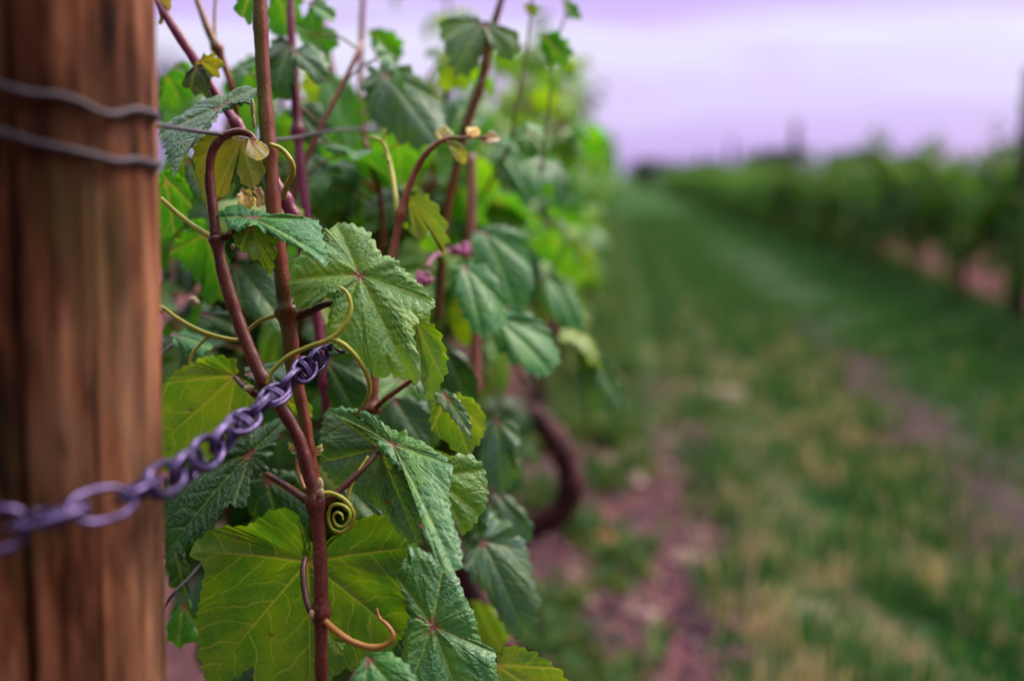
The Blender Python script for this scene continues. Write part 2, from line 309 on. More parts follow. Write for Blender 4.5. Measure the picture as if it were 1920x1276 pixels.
def spline(pts, n):
    """Catmull-Rom through rows of pts (any number of columns)"""
    p = np.asarray(pts, float); p = np.vstack([2*p[0]-p[1], p, 2*p[-1]-p[-2]]); k = len(p) - 3
    t = np.linspace(0, k - 1e-6, n); i = t.astype(int); u = (t - i)[:, None]
    a, b, c, d = p[i], p[i+1], p[i+2], p[i+3]
    return 0.5*((2*b) + (c-a)*u + (2*a-5*b+4*c-d)*u**2 + (3*b-a-3*c+d)*u**3)
def tube(buf, pts, rad, sides=10, cap=True, rough=0.0, seed=0):
    p = np.asarray(pts, float); n = len(p); rad = np.broadcast_to(np.asarray(rad, float), (n,))
    t = np.gradient(p, axis=0); t /= np.linalg.norm(t, axis=1)[:, None] + 1e-12
    up = np.array([0, 0, 1.0]) if abs(t[0][2]) < 0.9 else np.array([1.0, 0, 0])
    a = np.cross(up, t[0]); a /= np.linalg.norm(a); A = [a]
    for i in range(1, n):
        a = A[-1] - t[i]*np.dot(A[-1], t[i]); a /= np.linalg.norm(a) + 1e-12; A.append(a)
    A = np.array(A); B = np.cross(t, A); th = np.linspace(0, 2*np.pi, sides, endpoint=False)
    rs = np.random.RandomState(seed); jit = 1 + rough*(rs.rand(n, sides) - 0.5)
    v = p[:, None, :] + (rad[:, None]*jit)[:, :, None]*(np.cos(th)[None, :, None]*A[:, None, :] + np.sin(th)[None, :, None]*B[:, None, :])
    v = v.reshape(-1, 3); f = []
    for i in range(n-1):
        for j in range(sides):
            k = (j+1) % sides; f.append((i*sides+j, i*sides+k, (i+1)*sides+k, (i+1)*sides+j))
    if cap:
        f.append(tuple(range(sides-1, -1, -1))); f.append(tuple((n-1)*sides+j for j in range(sides)))
    buf.add(v, f)
def pxpath(pts, n):
    """pts: (px, py, z, radius in px) -> world points and radii"""
    s = spline(pts, n); w = np.array([P(q[0], q[1], q[2]) for q in s]); r = np.array([max(q[3], 0.4)*q[2]/F for q in s]); return w, r
def ball(buf, c, r, seg=8, ring=6, squash=(1, 1, 1)):
    v = [(0, 0, 1)]; f = []
    for i in range(1, ring):
        a = math.pi*i/ring
        for j in range(seg): b = 2*math.pi*j/seg; v.append((math.sin(a)*math.cos(b), math.sin(a)*math.sin(b), math.cos(a)))
    v.append((0, 0, -1)); L = len(v)-1
    for j in range(seg):
        k = (j+1) % seg; f.append((0, 1+j, 1+k)); f.append((L, L-seg+k, L-seg+j))
        for i in range(ring-2): f.append((1+i*seg+j, 1+(i+1)*seg+j, 1+(i+1)*seg+k, 1+i*seg+k))
    buf.add(np.array(v)*np.array(squash)*r + np.asarray(c), f)

# ------------------------------------------------------------------ leaves
def vein_values(uv, dirs, spacing):
    r = np.linalg.norm(uv, axis=1) + 1e-9
    al = uv @ dirs.T; cs = al / r[:, None]; k = np.argmax(cs, axis=1); i = np.arange(len(uv))
    along = al[i, k]; perp = uv[:, 0]*dirs[k, 1] - uv[:, 1]*dirs[k, 0]
    side = np.where(perp > 0, 0.0, 0.37)
    ph = (along - 0.80*np.abs(perp) - 7.0*perp**2)/spacing + side
    return np.abs(perp), ph, r
def leaf_grid(buf, b2, dirs, place, rings, tint, cup=(0, 0, 0), wave=0.0, pucker=0.0, seed=0, spacing=0.0155, bumps=(), scale=1.0):
    """b2: outline (n,2) around the stalk joint at 0,0; place(u,v,h) -> world"""
    rs = np.random.RandomState(seed); n = len(b2); s = np.linspace(0, 1, rings+1)[1:]**0.85
    uv = np.vstack([[[0, 0]], (s[:, None, None]*b2[None, :, :]).reshape(-1, 2)]); ss = np.r_[0, np.repeat(s, n)]
    d1, ph, r = vein_values(uv, dirs, spacing)
    th = np.arctan2(uv[:, 1], uv[:, 0]); R = np.max(np.linalg.norm(b2, axis=1))
    h = cup[0]*uv[:, 0]**2/R + cup[1]*uv[:, 1]**2/R + cup[2]*np.abs(uv[:, 1])
    p1, p2 = rs.rand(2)*6.28
    h = h + wave*R*ss**2*(np.sin(5*th+p1)*0.6 + np.sin(9*th+p2)*0.4)
    h = h + pucker*(np.minimum(d1/0.010, 1.0)**0.7)*np.minimum(1, (1.02-ss)*6) + pucker*0.35*np.abs(np.sin(np.pi*ph))*np.minimum(d1/0.006, 1)
    for (bu, bv, br, bh) in bumps: h = h + bh*np.exp(-((uv[:, 0]-bu)**2+(uv[:, 1]-bv)**2)/br**2)
    f = [(0, 1+j, 1+(j+1) % n) for j in range(n)]
    for i in range(rings-1):
        o0, o1 = 1+i*n, 1+(i+1)*n
        f += [(o0+j, o1+j, o1+(j+1) % n, o0+(j+1) % n) for j in range(n)]
    off = rs.rand(2)*5
    buf.add(place(uv[:, 0], uv[:, 1], h), f, lv=np.c_[d1, ph, r]*[1, 1, 1], lc=np.c_[uv[:, 0]+off[0], uv[:, 1]+off[1], 0*r], tint=np.tile(tint, (len(uv), 1)))
def resample(poly, ds):
    p = np.vstack([poly, poly[:1]]); L = np.r_[0, np.cumsum(np.linalg.norm(np.diff(p, axis=0), axis=1))]
    n = max(24, int(L[-1]/ds)); s = np.linspace(0, L[-1], n, endpoint=False)
    return np.c_[np.interp(s, L, p[:, 0]), np.interp(s, L, p[:, 1])], s, L[-1]
def sheet(buf, poly, J, z, n, veins, tint, rings=14, teeth=0.0028, tspace=0.0078, ds=0.0016, seed=1, **kw):
    """one blade of a leaf: its outline as seen in the photograph is laid on a tilted plane through the joint J, then bowed and puckered"""
    n = ND(n); J3 = P(J[0], J[1], z)
    def onplane(q):
        d = P(q[0], q[1], 1.0) - CL; return CL + d*(np.dot(n, J3-CL)/np.dot(n, d))
    pv = np.array([onplane(q) for q in veins]) - J3
    e1 = pv[0] - n*np.dot(pv[0], n); e1 /= np.linalg.norm(e1); e2 = np.cross(n, e1)
    b = np.array([onplane(q) for q in poly]) - J3; b2 = np.c_[b @ e1, b @ e2]
    if np.sum(b2[:, 0]*np.roll(b2[:, 1], -1) - b2[:, 1]*np.roll(b2[:, 0], -1)) < 0: b2 = b2[::-1]
    if len(b2) > 3:                                       # round the traced corners a little
        q = np.empty((2*len(b2), 2)); nx = np.roll(b2, -1, axis=0); q[0::2] = b2*0.82+nx*0.18; q[1::2] = b2*0.18+nx*0.82; b2 = q
    b2, s, L = resample(b2, ds)
    rs = np.random.RandomState(seed); t = np.roll(b2, -1, 0)-np.roll(b2, 1, 0); t /= np.linalg.norm(t, axis=1)[:, None]+1e-9; out = np.c_[t[:, 1], -t[:, 0]]
    k = max(6, int(L/tspace)); ed = np.cumsum(0.6+0.8*rs.rand(k)); ed = np.r_[0, ed]/ed[-1]*L; i = np.clip(np.searchsorted(ed, s, 'right')-1, 0, k-1)
    fr = (s-ed[i])/(ed[i+1]-ed[i]); amp = (0.6+0.8*rs.rand(k))[i]
    saw = np.where(fr < 0.72, fr/0.72, (1-fr)/0.28) - 0.4
    b2 = b2 + out*(teeth*amp*saw)[:, None]
    dirs = np.c_[pv @ e1, pv @ e2]; dirs /= np.linalg.norm(dirs, axis=1)[:, None]
    place = lambda u, v, h: J3 + u[:, None]*e1 + v[:, None]*e2 + h[:, None]*n
    leaf_grid(buf, b2, dirs, place, rings, tint, seed=seed, **kw)
    return J3

def generic_outline(seed, n=60, teeth=0.05):
    rs = np.random.RandomState(seed); th = np.linspace(-np.pi, np.pi, n, endpoint=False)
    key = [(0, 1.0), (27, 0.80), (56, 0.93), (84, 0.70), (112, 0.76), (140, 0.66), (160, 0.50), (174, 0.24), (180, 0.08)]
    def side():
        k = np.array(key, float); k[:-2, 1] *= 1+0.10*(rs.rand(len(k)-2)-0.5); k[1:-2, 0] += 6*(rs.rand(len(k)-3)-0.5); return k
    a, b = side(), side(); d = np.degrees(th)
    r = np.where(d >= 0, np.interp(np.abs(d), a[:, 0], a[:, 1]), np.interp(np.abs(d), b[:, 0], b[:, 1]))
    saw = (np.abs(d)/11.0) % 1.0; r = r*(1 + teeth*(np.where(saw < .7, saw/.7, (1-saw)/.3)-0.5)*2*(np.abs(d) < 165))
    return np.c_[r*np.cos(th), r*np.sin(th)]
GDIRS = np.array([[math.cos(R_(a)), math.sin(R_(a))] for a in (0, 54, -54, 112, -112)])
def generic_leaf(seed, n=60, rings=6, R=0.06, tint=(1, 1, 1)):
    """leaf in its own frame: stalk joint at 0, tip towards +X, top towards +Z"""
    rs = np.random.RandomState(seed); b = Buf()
    place = lambda u, v, h: np.c_[u, v, h]
    leaf_grid(b, generic_outline(seed, n)*R, GDIRS, place, rings, tint, cup=(-0.30-0.4*rs.rand(), -0.15-0.35*rs.rand(), 0.22*rs.rand()), wave=0.07+0.06*rs.rand(), pucker=0.0016, seed=seed)
    return b
GREENS = [(0.040, 0.170, 0.012), (0.028, 0.145, 0.020), (0.075, 0.190, 0.010), (0.016, 0.105, 0.022), (0.120, 0.205, 0.010), (0.022, 0.130, 0.038)]

# ------------------------------------------------------------------ ground (one sheet out to the horizon)
gx = np.r_[-900, -300, -100, -40, -20, -12, np.linspace(-8, 8, 65), 12, 20, 40, 100, 300, 900]
gy = np.r_[-900, -200, -60, -20, -8, -4, np.linspace(-2, 22, 97), 26, 32, 40, 55, 75, 110, 200, 500, 1500]
XX, YY = np.meshgrid(gx, gy)
def gz(x, y):
    z = 0.012*np.sin(2.1*x+0.7*y)+0.010*np.sin(3.7*y-1.9*x+1)
    z = z - 0.035*np.exp(-((x-0.55)/0.16)**2) - 0.04*np.exp(-((x-1.35)/0.2)**2) + 0.05*np.exp(-((x+0.3)/0.3)**2) + 0.05*np.exp(-((x-2.8)/0.35)**2)
    return z*np.exp(-(np.abs(x)/14)**4)*np.exp(-(np.abs(y)/40)**4)
gb = Buf(); nx_ = len(gx)
gb.add(np.c_[XX.ravel(), YY.ravel(), gz(XX, YY).ravel()], [(j*nx_+i, j*nx_+i+1, (j+1)*nx_+i+1, (j+1)*nx_+i) for j in range(len(gy)-1) for i in range(nx_-1)])
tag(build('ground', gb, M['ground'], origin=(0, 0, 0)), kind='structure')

# ------------------------------------------------------------------ wooden end post and its wires
PC = P(84, 638, 0.532); PX, PY = PC[0], PC[1]; PR = 0.0578
pb = Buf(); na, nz_ = 260, 90; zs = np.linspace(-0.45, 1.62, nz_); th = np.linspace(0, 2*np.pi, na, endpoint=False)
rs = np.random.RandomState(3)
view = math.atan2(-PY, -PX)                        # side of the post that faces the lens
cracks = [(view-0.24, 0.035, 0.014), (view+0.40, 0.012, 0.003), (view-0.75, 0.012, 0.003), (view+0.05, 0.010, 0.002), (view+2.5, 0.03, 0.008), (view+1.3, 0.015, 0.004)]
v = []; gr = []
for z_ in zs:
    r = np.full(na, PR) + 0.0006*np.sin(9*th+3*z_) + 0.0005*np.sin(23*th-2*z_); g = np.zeros(na)
    for (c, w, d) in cracks:
        cc = c + 0.03*math.sin(4*z_+c*7) + 0.012*math.sin(13*z_+c); dd = (th-cc+np.pi) % (2*np.pi)-np.pi
        e = np.exp(-(dd/w)**2)*(0.75+0.25*math.sin(3*z_+9*c)); r = r-d*e; g = np.maximum(g, e*min(1, d/0.006))
    if z_ > 1.57: r = r*(1-(z_-1.57)*2)
    v.append(np.c_[r*np.cos(th)+0.042*(z_-0.96), r*np.sin(th), np.full(na, z_)]); gr.append(g)
pb.add(np.concatenate(v), [(i*na+j, i*na+(j+1) % na, (i+1)*na+(j+1) % na, (i+1)*na+j) for i in range(nz_-1) for j in range(na)] + [tuple((nz_-1)*na+j for j in range(na))], groove=np.concatenate(gr))
tag(build('wooden_post', pb, M['wood'], origin=(0, 0, 0)), 'brown weathered round timber post with a long dark crack, close to the lens', 'post').location = (PX, PY, 0)

LEAN = 0.042
def on_post(px, py, off):
    x0 = PX
    for _ in range(4):
        a, z = on_post0(px, py, off, x0); x0 = PX+LEAN*(z-0.96)
    return a, z
def on_post0(px, py, off, PX):
    d = P(px, py, 1.0)-CL; o = CL[:2]-np.array([PX, PY]); R2 = PR+off
    a = d[0]**2+d[1]**2; b = 2*(o @ d[:2]); c = o @ o-R2*R2; D = b*b-4*a*c
    t = (-b-math.sqrt(max(D, 0)))/(2*a); q = CL+t*d; return math.atan2(q[1]-PY, q[0]-PX), q[2]
def post_wire(pts, label, r=0.0019):
    aa = [on_post(x, y, 0.002) for x, y in pts]; ang = np.unwrap([a for a, _ in aa]); zz = [z for _, z in aa]
    tail = np.linspace(ang[-1], ang[0]+(2*np.pi if ang[-1] > ang[0] else -2*np.pi), 9)[1:-1]
    ang = np.r_[ang, tail]; zz = np.r_[zz, np.interp(np.linspace(0, 1, 9)[1:-1], [0, 1], [zz[-1], zz[0]])]
    p = np.c_[PX+LEAN*(zz-0.96)+(PR+0.0022)*np.cos(ang), PY+(PR+0.0022)*np.sin(ang), zz]; p = np.vstack([p, p[:1]])
    b = Buf(); tube(b, spline(p, 150), r, 8); tag(build('tie_wire', b, M['wire']), label, 'wire', 'wires wound round the post')
post_wire([(-25, 150), (10, 163), (60, 176), (110, 180), (150, 192), (185, 210), (215, 215), (250, 206), (282, 212), (292, 217)], 'upper of two dark wires wound round the timber post, with a kink')
post_wire([(-25, 240), (10, 250), (70, 268), (120, 279), (170, 290), (215, 302), (255, 300), (285, 307), (296, 309)], 'lower of two dark wires wound round the timber post, sloping down')

# ------------------------------------------------------------------ chain
cp = spline([(-90, 1012, .425), (0, 992, .437), (60, 980, .445), (150, 955, .462), (240, 928, .484), (335, 884, .53), (400, 838, .568), (455, 790, .60), (505, 748, .63), (545, 714, .655), (585, 682, .68), (618, 655, .70)], 600)
cw = np.array([P(*q) for q in cp]); cl = np.r_[0, np.cumsum(np.linalg.norm(np.diff(cw, axis=0), axis=1))]
chain = empty('chain', cw[-1], 'grey knotted wire chain running from the post in among the vine leaves', 'chain')
s_, k_ = 0.0, 0
def at_len(s): return np.array([np.interp(s, cl, cw[:, i]) for i in range(3)])
viewdir = CM @ np.array([0, 0, 1.0])
while s_ < cl[-1]-0.008:
    fr = s_/cl[-1]; pitch = 0.0265*(1-fr)+0.0175*fr; c = at_len(s_+pitch/2); tdir = at_len(min(s_+pitch, cl[-1]))-at_len(s_); tdir /= np.linalg.norm(tdir)
    a = np.cross(tdir, viewdir); a /= np.linalg.norm(a); b_ = np.cross(tdir, a); an = (0.1 if k_ % 2 == 0 else 1.35)+0.45*math.sin(k_*2.3)
    sd_ = math.cos(an)*a+math.sin(an)*b_; up_ = np.cross(tdir, sd_)
    hl, hw, wr = pitch*0.66, 0.0088-0.0020*fr, 0.0019-0.0005*fr
    t = np.linspace(0, 2*np.pi*(1.0 if k_ < 4 else 1.92), 60); wob = 1+0.10*np.sin(t*0.5+k_)
    p = c + (hl*np.sign(np.cos(t))*np.abs(np.cos(t))**0.8)[:, None]*tdir + (hw*np.sin(t)*wob)[:, None]*sd_ + ((t/t[-1]-0.5)*wr*2.3)[:, None]*up_
    lb = Buf(); tube(lb, p, wr, 8)
    lk = build('link', lb, M['chain'], chain)
    t = np.linspace(0, 2*np.pi*2.2, 40); kb = Buf()           # the collar of wire that closes each link
    p = c + ((t/t[-1]-0.5)*wr*4.2)[:, None]*tdir + (np.cos(t)*(wr*2.0))[:, None]*up_ + (np.sin(t)*(hw*0.75+wr))[:, None]*sd_
    if k_ % 2 == 1 or k_ > 7: tube(kb, p, wr*0.9, 6); build('wire_collar', kb, M['chain'], lk)
    s_ += pitch; k_ += 1
hb = Buf(); w_, r_ = pxpath([(612, 652, .70, 4), (626, 645, .70, 4), (632, 654, .70, 3.6), (642, 660, .70, 3.2), (652, 655, .70, 2.8)], 24); tube(hb, w_, r_, 8); build('hook', hb, M['chain'], chain)

# ------------------------------------------------------------------ nearest vine: canes, stalks, tendrils, leaves laid out from the photograph
hero = empty('grape_vine', (-0.13, 1.02, 0.02), 'nearest grape vine with sharp red-brown canes and large leaves beside the timber post', 'grape vine', 'grape vines in the near row')
def cane(pts, mat, n=None, nodes=(), name='cane', parent=None, sides=12):
    w, r = pxpath(pts, n or 14*len(pts)); b = Buf()
    for (nx, ny, k) in nodes:
        d = np.linalg.norm(np.array([P(nx, ny, pts[0][2])[i] for i in range(3)])-w, axis=1); i = int(np.argmin(np.linalg.norm(np.array([[nx-q[0], ny-q[1]] for q in spline(pts, len(w))]), axis=1)))
        sd2 = np.linalg.norm(w-w[i], axis=1); r = r*(1+1.35*k*np.exp(-(sd2/0.0052)**2))
    r = r*(1+.04*np.sin(np.arange(len(r))*.37+pts[0][0])+.03*np.sin(np.arange(len(r))*.91)); tube(b, w, r, sides, rough=0.09, seed=int(pts[0][0]) % 97); return build(name, b, M[mat], parent or hero)
caneA = cane([(405, 445, .695, 11), (424, 530, .69, 12.5), (455, 622, .685, 12.5), (490, 705, .68, 12.5), (526, 762, .68, 12), (560, 822, .678, 12.5), (580, 890, .676, 13), (592, 945, .675, 13.5), (600, 1040, .672, 13.5), (602, 1150, .67, 13), (603, 1276, .67, 12), (606, 1420, .70, 12), (640, 1600, .80, 12), (700, 1700, 0.95, 12)],
             'cane_maroon', 150, [(405, 445, .35), (490, 715, .25), (592, 945, .38), (602, 1152, .42)])
cane([(405, 445, .695, 10.5), (399, 390, .698, 9.5), (393, 330, .70, 9), (398, 285, .70, 8.5), (418, 257, .70, 8), (445, 247, .70, 7.5), (468, 252, .70, 6), (482, 268, .70, 4), (487, 280, .70, 2)], 'cane_maroon', 70)
caneB = cane([(486, -120, .74, 13), (487, 0, .735, 13.5), (494, 150, .73, 14), (504, 280, .725, 15), (514, 400, .72, 15), (527, 500, .718, 15), (539, 588, .715, 17), (549, 680, .71, 15), (566, 760, .705, 12), (580, 840, .70, 11), (590, 900, .698, 10), (594, 945, .69, 8)],
             'cane_green', 130, [(538, 588, .35), (506, 280, .08)])
cane([(290, -10, .80, 8), (318, 40, .79, 9), (370, 120, .785, 9), (402, 172, .78, 9), (446, 236, .775, 9.5), (500, 312, .77, 10), (540, 385, .765, 12), (562, 430, .765, 12), (580, 520, .77, 10)], 'cane_purple', 90, [(446, 236, .3), (536, 375, .3)])
cane([(362, -20, .87, 5), (392, 60, .86, 7), (418, 115, .86, 7), (436, 172, .86, 6), (450, 260, .88, 6)], 'cane_green', 40, [(405, 95, .5)])
cane([(405, -20, .88, 3), (402, 40, .87, 3), (405, 92, .86, 3)], 'petiole_green', 20)
cane([(545, -40, .92, 7), (546, 60, .91, 8), (554, 180, .90, 9), (562, 290, .89, 9), (575, 400, .88, 9), (588, 520, .87, 9), (602, 660, .86, 9), (612, 760, .86, 9), (618, 860, .87, 8)], 'cane_purple', 90, [(552, 130, .3), (560, 250, .5), (608, 720, .3)])
cane([(592, -40, 1.15, 9), (604, 60, 1.14, 10), (628, 190, 1.13, 11), (640, 330, 1.12, 11), (660, 480, 1.12, 11)], 'cane_brown', 50)
caneG = cane([(697, 775, .775, 11), (702, 710, .78, 9), (710, 620, .79, 9), (722, 540, .80, 9), (738, 468, .81, 8.5), (752, 400, .815, 8), (775, 330, .82, 7), (800, 287, .82, 6), (832, 262, .82, 4.5), (870, 258, .82, 3), (915, 258, .82, 2)], 'cane_brown', 110, [(697, 772, .45), (750, 400, .3)])
cane([(952, -40, 1.0, 5), (918, 75, 1.0, 9), (903, 150, 1.0, 10), (872, 240, 1.0, 10), (856, 310, 1.0, 9), (838, 385, 1.0, 9), (828, 480, 1.0, 9), (820, 600, 1.0, 9)], 'cane_green', 70, [(918, 75, .4)])
cane([(868, 240, .97, 4), (882, 200, .97, 4), (905, 150, .97, 3)], 'petiole_green', 20)
cane([(884, 290, 1.08, 8), (884, 400, 1.07, 9), (883, 520, 1.06, 9), (892, 640, 1.05, 10), (888, 740, 1.04, 11), (870, 860, 1.03, 11), (850, 960, 1.02, 12)], 'cane_pink', 70, [(890, 720, .3)])
cane([(682, -40, 1.1, 5), (678, 60, 1.1, 5), (676, 180, 1.1, 5), (690, 300, 1.1, 6)], 'cane_pink', 30)
tr1 = cane([(838, 985, 1.02, 18), (862, 1055, 1.02, 20), (892, 1120, 1.02, 22), (925, 1185, 1.02, 24), (965, 1260, 1.02, 26), (985, 1400, 1.03, 28), (940, 1800, 1.05, 30), (930, 2280, 1.06, 34), (930, 2500, 1.06, 36)], 'trunk_red', 90, [(862, 1060, .3)], name='trunk', sides=14)

cane([(1066, -30, 1.03, 1.5), (1060, 30, 1.03, 1.8), (1040, 90, 1.03, 2), (1030, 190, 1.03, 2.4), (1015, 320, 1.04, 3)], 'petiole_green', 40)
cane([(1000, -30, 1.0, 1.4), (996, 20, 1.0, 1.8), (985, 110, 1.0, 2.2), (960, 250, 1.0, 3)], 'petiole_green', 40)
# stalks and tendrils
cane([(302, 372, .72, 4), (335, 402, .715, 4.6), (370, 428, .705, 5), (402, 447, .695, 6)], 'tendril', 24, name='petiole')
cane([(440, 706, .71, 4), (455, 722, .70, 5.5), (478, 738, .685, 7)], 'petiole_dark', 16, name='petiole')
cane([(500, 888, .70, 6), (530, 906, .69, 6.5), (562, 928, .68, 7.5), (584, 945, .676, 9)], 'cane_maroon', 20, name='petiole')
cane([(697, 772, .775, 6), (722, 748, .765, 5), (750, 728, .755, 5), (778, 708, .75, 4)], 'cane_brown', 20, name='petiole')
T = lambda pts, mat='tendril', n=60: cane(pts, mat, n, name='tendril', parent=caneA, sides=8)
T([(500, 720, .675, 4), (512, 694, .675, 4.3), (540, 668, .675, 4.5), (580, 650, .672, 4.8), (622, 634, .668, 4.8), (648, 606, .668, 4.4), (658, 575, .67, 4), (650, 548, .672, 3.5), (636, 538, .675, 2.5)])
T([(622, 634, .668, 5), (650, 650, .668, 5), (676, 680, .67, 4.6), (692, 715, .675, 4.6), (690, 745, .68, 4), (676, 765, .69, 3), (668, 780, .70, 2)])
T([(303, 574, .735, 3), (335, 598, .735, 4), (385, 624, .735, 4.3), (440, 637, .735, 4.3), (456, 628, .735, 4), (485, 603, .73, 4), (522, 590, .72, 4.5), (540, 590, .715, 5)])
T([(394, 627, .735, 3.6), (376, 644, .735, 3.2), (360, 664, .735, 3), (354, 682, .735, 2.2)])
T([(598, 925, .672, 4.6), (622, 924, .672, 4.2), (648, 938, .672, 3.9), (663, 962, .673, 3.7), (658, 985, .675, 3.6), (640, 997, .676, 3.6), (622, 990, .676, 3.5), (615, 968, .674, 3.4), (622, 948, .671, 3.3), (640, 946, .668, 3.2), (655, 958, .667, 3.1), (654, 976, .667, 3.0), (642, 987, .668, 2.9), (629, 982, .668, 2.8), (625, 968, .667, 2.6), (632, 960, .665, 2.4), (641, 965, .664, 2.1), (643, 974, .664, 1.8)], n=170)
T([(664, 968, .676, 3.2), (652, 950, .68, 3.2), (656, 918, .682, 3.2), (668, 890, .684, 3), (690, 855, .69, 2.5)])
T([(606, 1160, .668, 6.5), (630, 1182, .66, 6.5), (660, 1202, .655, 6.2), (700, 1213, .652, 5.8), (728, 1205, .65, 5.2), (737, 1190, .65, 4.6), (727, 1172, .652, 3.8), (712, 1158, .655, 3), (706, 1140, .657, 2.2)], 'tendril_orange', 80)
T([(506, 270, .715, 3.5), (528, 280, .72, 4.5), (546, 302, .72, 5), (549, 325, .725, 5), (538, 348, .735, 5.5), (530, 372, .745, 6)], 'tendril')
cane([(695, 256, .84, 2.6), (718, 268, .84, 3.4), (732, 310, .835, 4.5), (742, 372, .82, 5.5), (746, 405, .815, 6)], 'tendril', 50, name='tendril', parent=caneG, sides=8)
cane([(722, 242, .84, 2), (721, 275, .84, 3), (730, 305, .835, 3.6)], 'tendril', 24, name='tendril', parent=caneG, sides=8)
cane([(612, 775, .77, 3), (640, 772, .77, 3.4), (665, 774, .773, 4), (695, 778, .775, 5)], 'tendril', 24, name='tendril', parent=caneG, sides=8)
cane([(602, 845, .74, 3), (612, 815, .75, 3.4), (625, 790, .76, 3), (640, 772, .77, 3)], 'tendril', 24, name='tendril', parent=caneG, sides=8)
cane([(556, 860, .70, 3), (560, 885, .695, 4), (572, 918, .685, 4.5)], 'tendril_orange', 20, name='petiole')
def buds(spec, parent, mat='bud', name='bud'):
    b = Buf()
    for (x, y, z, rpx, sq) in spec: ball(b, P(x, y, z), rpx*z/F, squash=sq)
    return build(name, b, M[mat], parent)
buds([(600, 908, .668, 9, (.8, .8, 1.6)), (601, 922, .668, 8, (.9, .9, 1.3))], caneA)
buds([(585, 1152, .665, 8, (.7, .7, 1.3))], caneA)
buds([(432, 432, .69, 7, (.7, .7, 1.4)), (436, 462, .69, 5, (.8, .8, 1.2))], caneA)
buds([(468, 728, .682, 9, (1.4, .9, .8))], caneA)
buds([(474, 205, .718, 8, (.6, .6, 2.4)), (476, 228, .718, 6, (.6, .6, 2.2))], caneB)
buds([(302, 580, .735, 6, (1, 1, 1.4))], caneA); buds([(362, 562, .80, 8, (1.1, 1, .9)), (368, 567, .80, 7, (1, 1, 1))], caneA)
b = Buf()
for k in range(26):
    a = rnd.random()*6.28; q = rnd.random()**.5*17; ball(b, P(795+q*math.cos(a), 522+q*math.sin(a)*.8, .88+rnd.uniform(-.012, .012)), rnd.uniform(3.5, 6)*.88/F, 6, 5)
build('flower_cluster', b, M['flower'], hero)
b = Buf()
for k in range(24):
    a = rnd.random()*6.28; q = rnd.random()**.5*18; ball(b, P(862+q*math.cos(a)*1.1, 468+q*math.sin(a)*.7, .98+rnd.uniform(-.012, .012)), rnd.uniform(4, 7)*.98/F, 6, 5)
tube(b, spline([P(800, 500, .92), P(815, 480, .94), P(840, 470, .97)], 12), .0016, 6)
build('flower_cluster', b, M['flower'], hero)

def leaf(pieces, parent=None, mat=None, pet=None, petmat='petiole_green', label=None):
    b = Buf(); J3 = None
    for pc in pieces:
        j = sheet(b, **pc)
        if J3 is None: J3 = j
    o = build('leaf', b, mat or LEAF, parent or hero, origin=J3)
    if label: o['label'] = label
    if pet: cane(pet, petmat, 20, name='petiole', parent=o, sides=8)
    return o
def S(poly, J, z, n, veins, tint, **kw):
    d = dict(poly=poly, J=J, z=z, n=n, veins=veins, tint=tint, cup=(-.12, -.12, 0), wave=0.03, pucker=0.0016); d.update(kw); return d
G_BLUE = (0.032, 0.160, 0.045); G_MID = (0.038, 0.170, 0.012); G_YEL = (0.085, 0.175, 0.016); G_SHADED = (0.012, 0.062, 0.014); G_OLD = (0.085, 0.155, 0.016)  # darkest green: the shade on the backing leaves is put into their colour

# the sharp leaf in the middle, with one lobe rolled over to its underside
leaf([S([(625, 404), (655, 414), (690, 430), (703, 455), (716, 480), (728, 474), (750, 498), (782, 526), (814, 558), (792, 585), (772, 600), (772, 630), (782, 660), (781, 700), (760, 692), (742, 692), (726, 682), (708, 692), (690, 682), (684, 668), (650, 650), (612, 632), (610, 612), (622, 580), (630, 556), (610, 562), (588, 574), (548, 572), (544, 548), (538, 530), (541, 502), (552, 478), (575, 462), (600, 470), (608, 440), (600, 412), (612, 420)],
        (674, 515), .70, (-.08, .55, .83), [(766, 700), (622, 645), (541, 518), (625, 405), (815, 560)], (0.100, 0.220, 0.042), rings=22, ds=.0012, pucker=0.0026, cup=(-.18, -.2, 0), seed=11, wave=.035),
      S([(738, 568), (773, 574), (801, 593), (823, 624), (837, 668), (832, 700), (824, 712), (816, 731), (791, 755), (799, 722), (799, 687), (790, 653), (779, 618), (751, 590)], (778, 598), .693, (-.45, .15, -.85), [(822, 700), (792, 750)], (0.115, 0.215, 0.018), rings=12, seed=12, pucker=.0004),
      S([(770, 540), (800, 552), (818, 560), (812, 572), (800, 565), (785, 556)], (785, 550), .695, (.2, .6, .75), [(815, 565)], G_MID, rings=6, teeth=.0008)],
     pet=[(674, 515, .70, 3), (650, 560, .71, 5), (605, 572, .715, 7), (570, 588, .715, 9), (548, 596, .715, 11)], petmat='petiole_dark', label='sharp puckered leaf with one lobe rolled over')
# leaf folded over the green cane
leaf([S([(408, 396), (445, 384), (480, 399), (540, 402), (575, 409), (598, 411), (606, 440), (613, 478), (590, 466), (565, 452), (540, 448), (512, 436), (470, 424), (440, 432), (416, 418)], (470, 408), .69, (0, .82, .57), [(612, 470), (575, 409), (410, 405)], G_BLUE, rings=12, seed=13, pucker=.002),
      S([(436, 444), (465, 422), (505, 430), (519, 440), (515, 478), (503, 514), (488, 491), (470, 479), (455, 471), (444, 463)], (470, 424), .687, (-.15, .25, .95), [(502, 512), (450, 465)], G_YEL, rings=10, seed=14),
      S([(512, 434), (545, 440), (580, 450), (608, 466), (613, 480), (585, 474), (555, 462), (530, 450)], (530, 440), .688, (.1, -.2, -.95), [(612, 478)], G_YEL, rings=8, seed=15)],
     pet=[(470, 412, .69, 4), (455, 424, .69, 6), (432, 440, .692, 7), (412, 447, .695, 8)], petmat='petiole_dark')
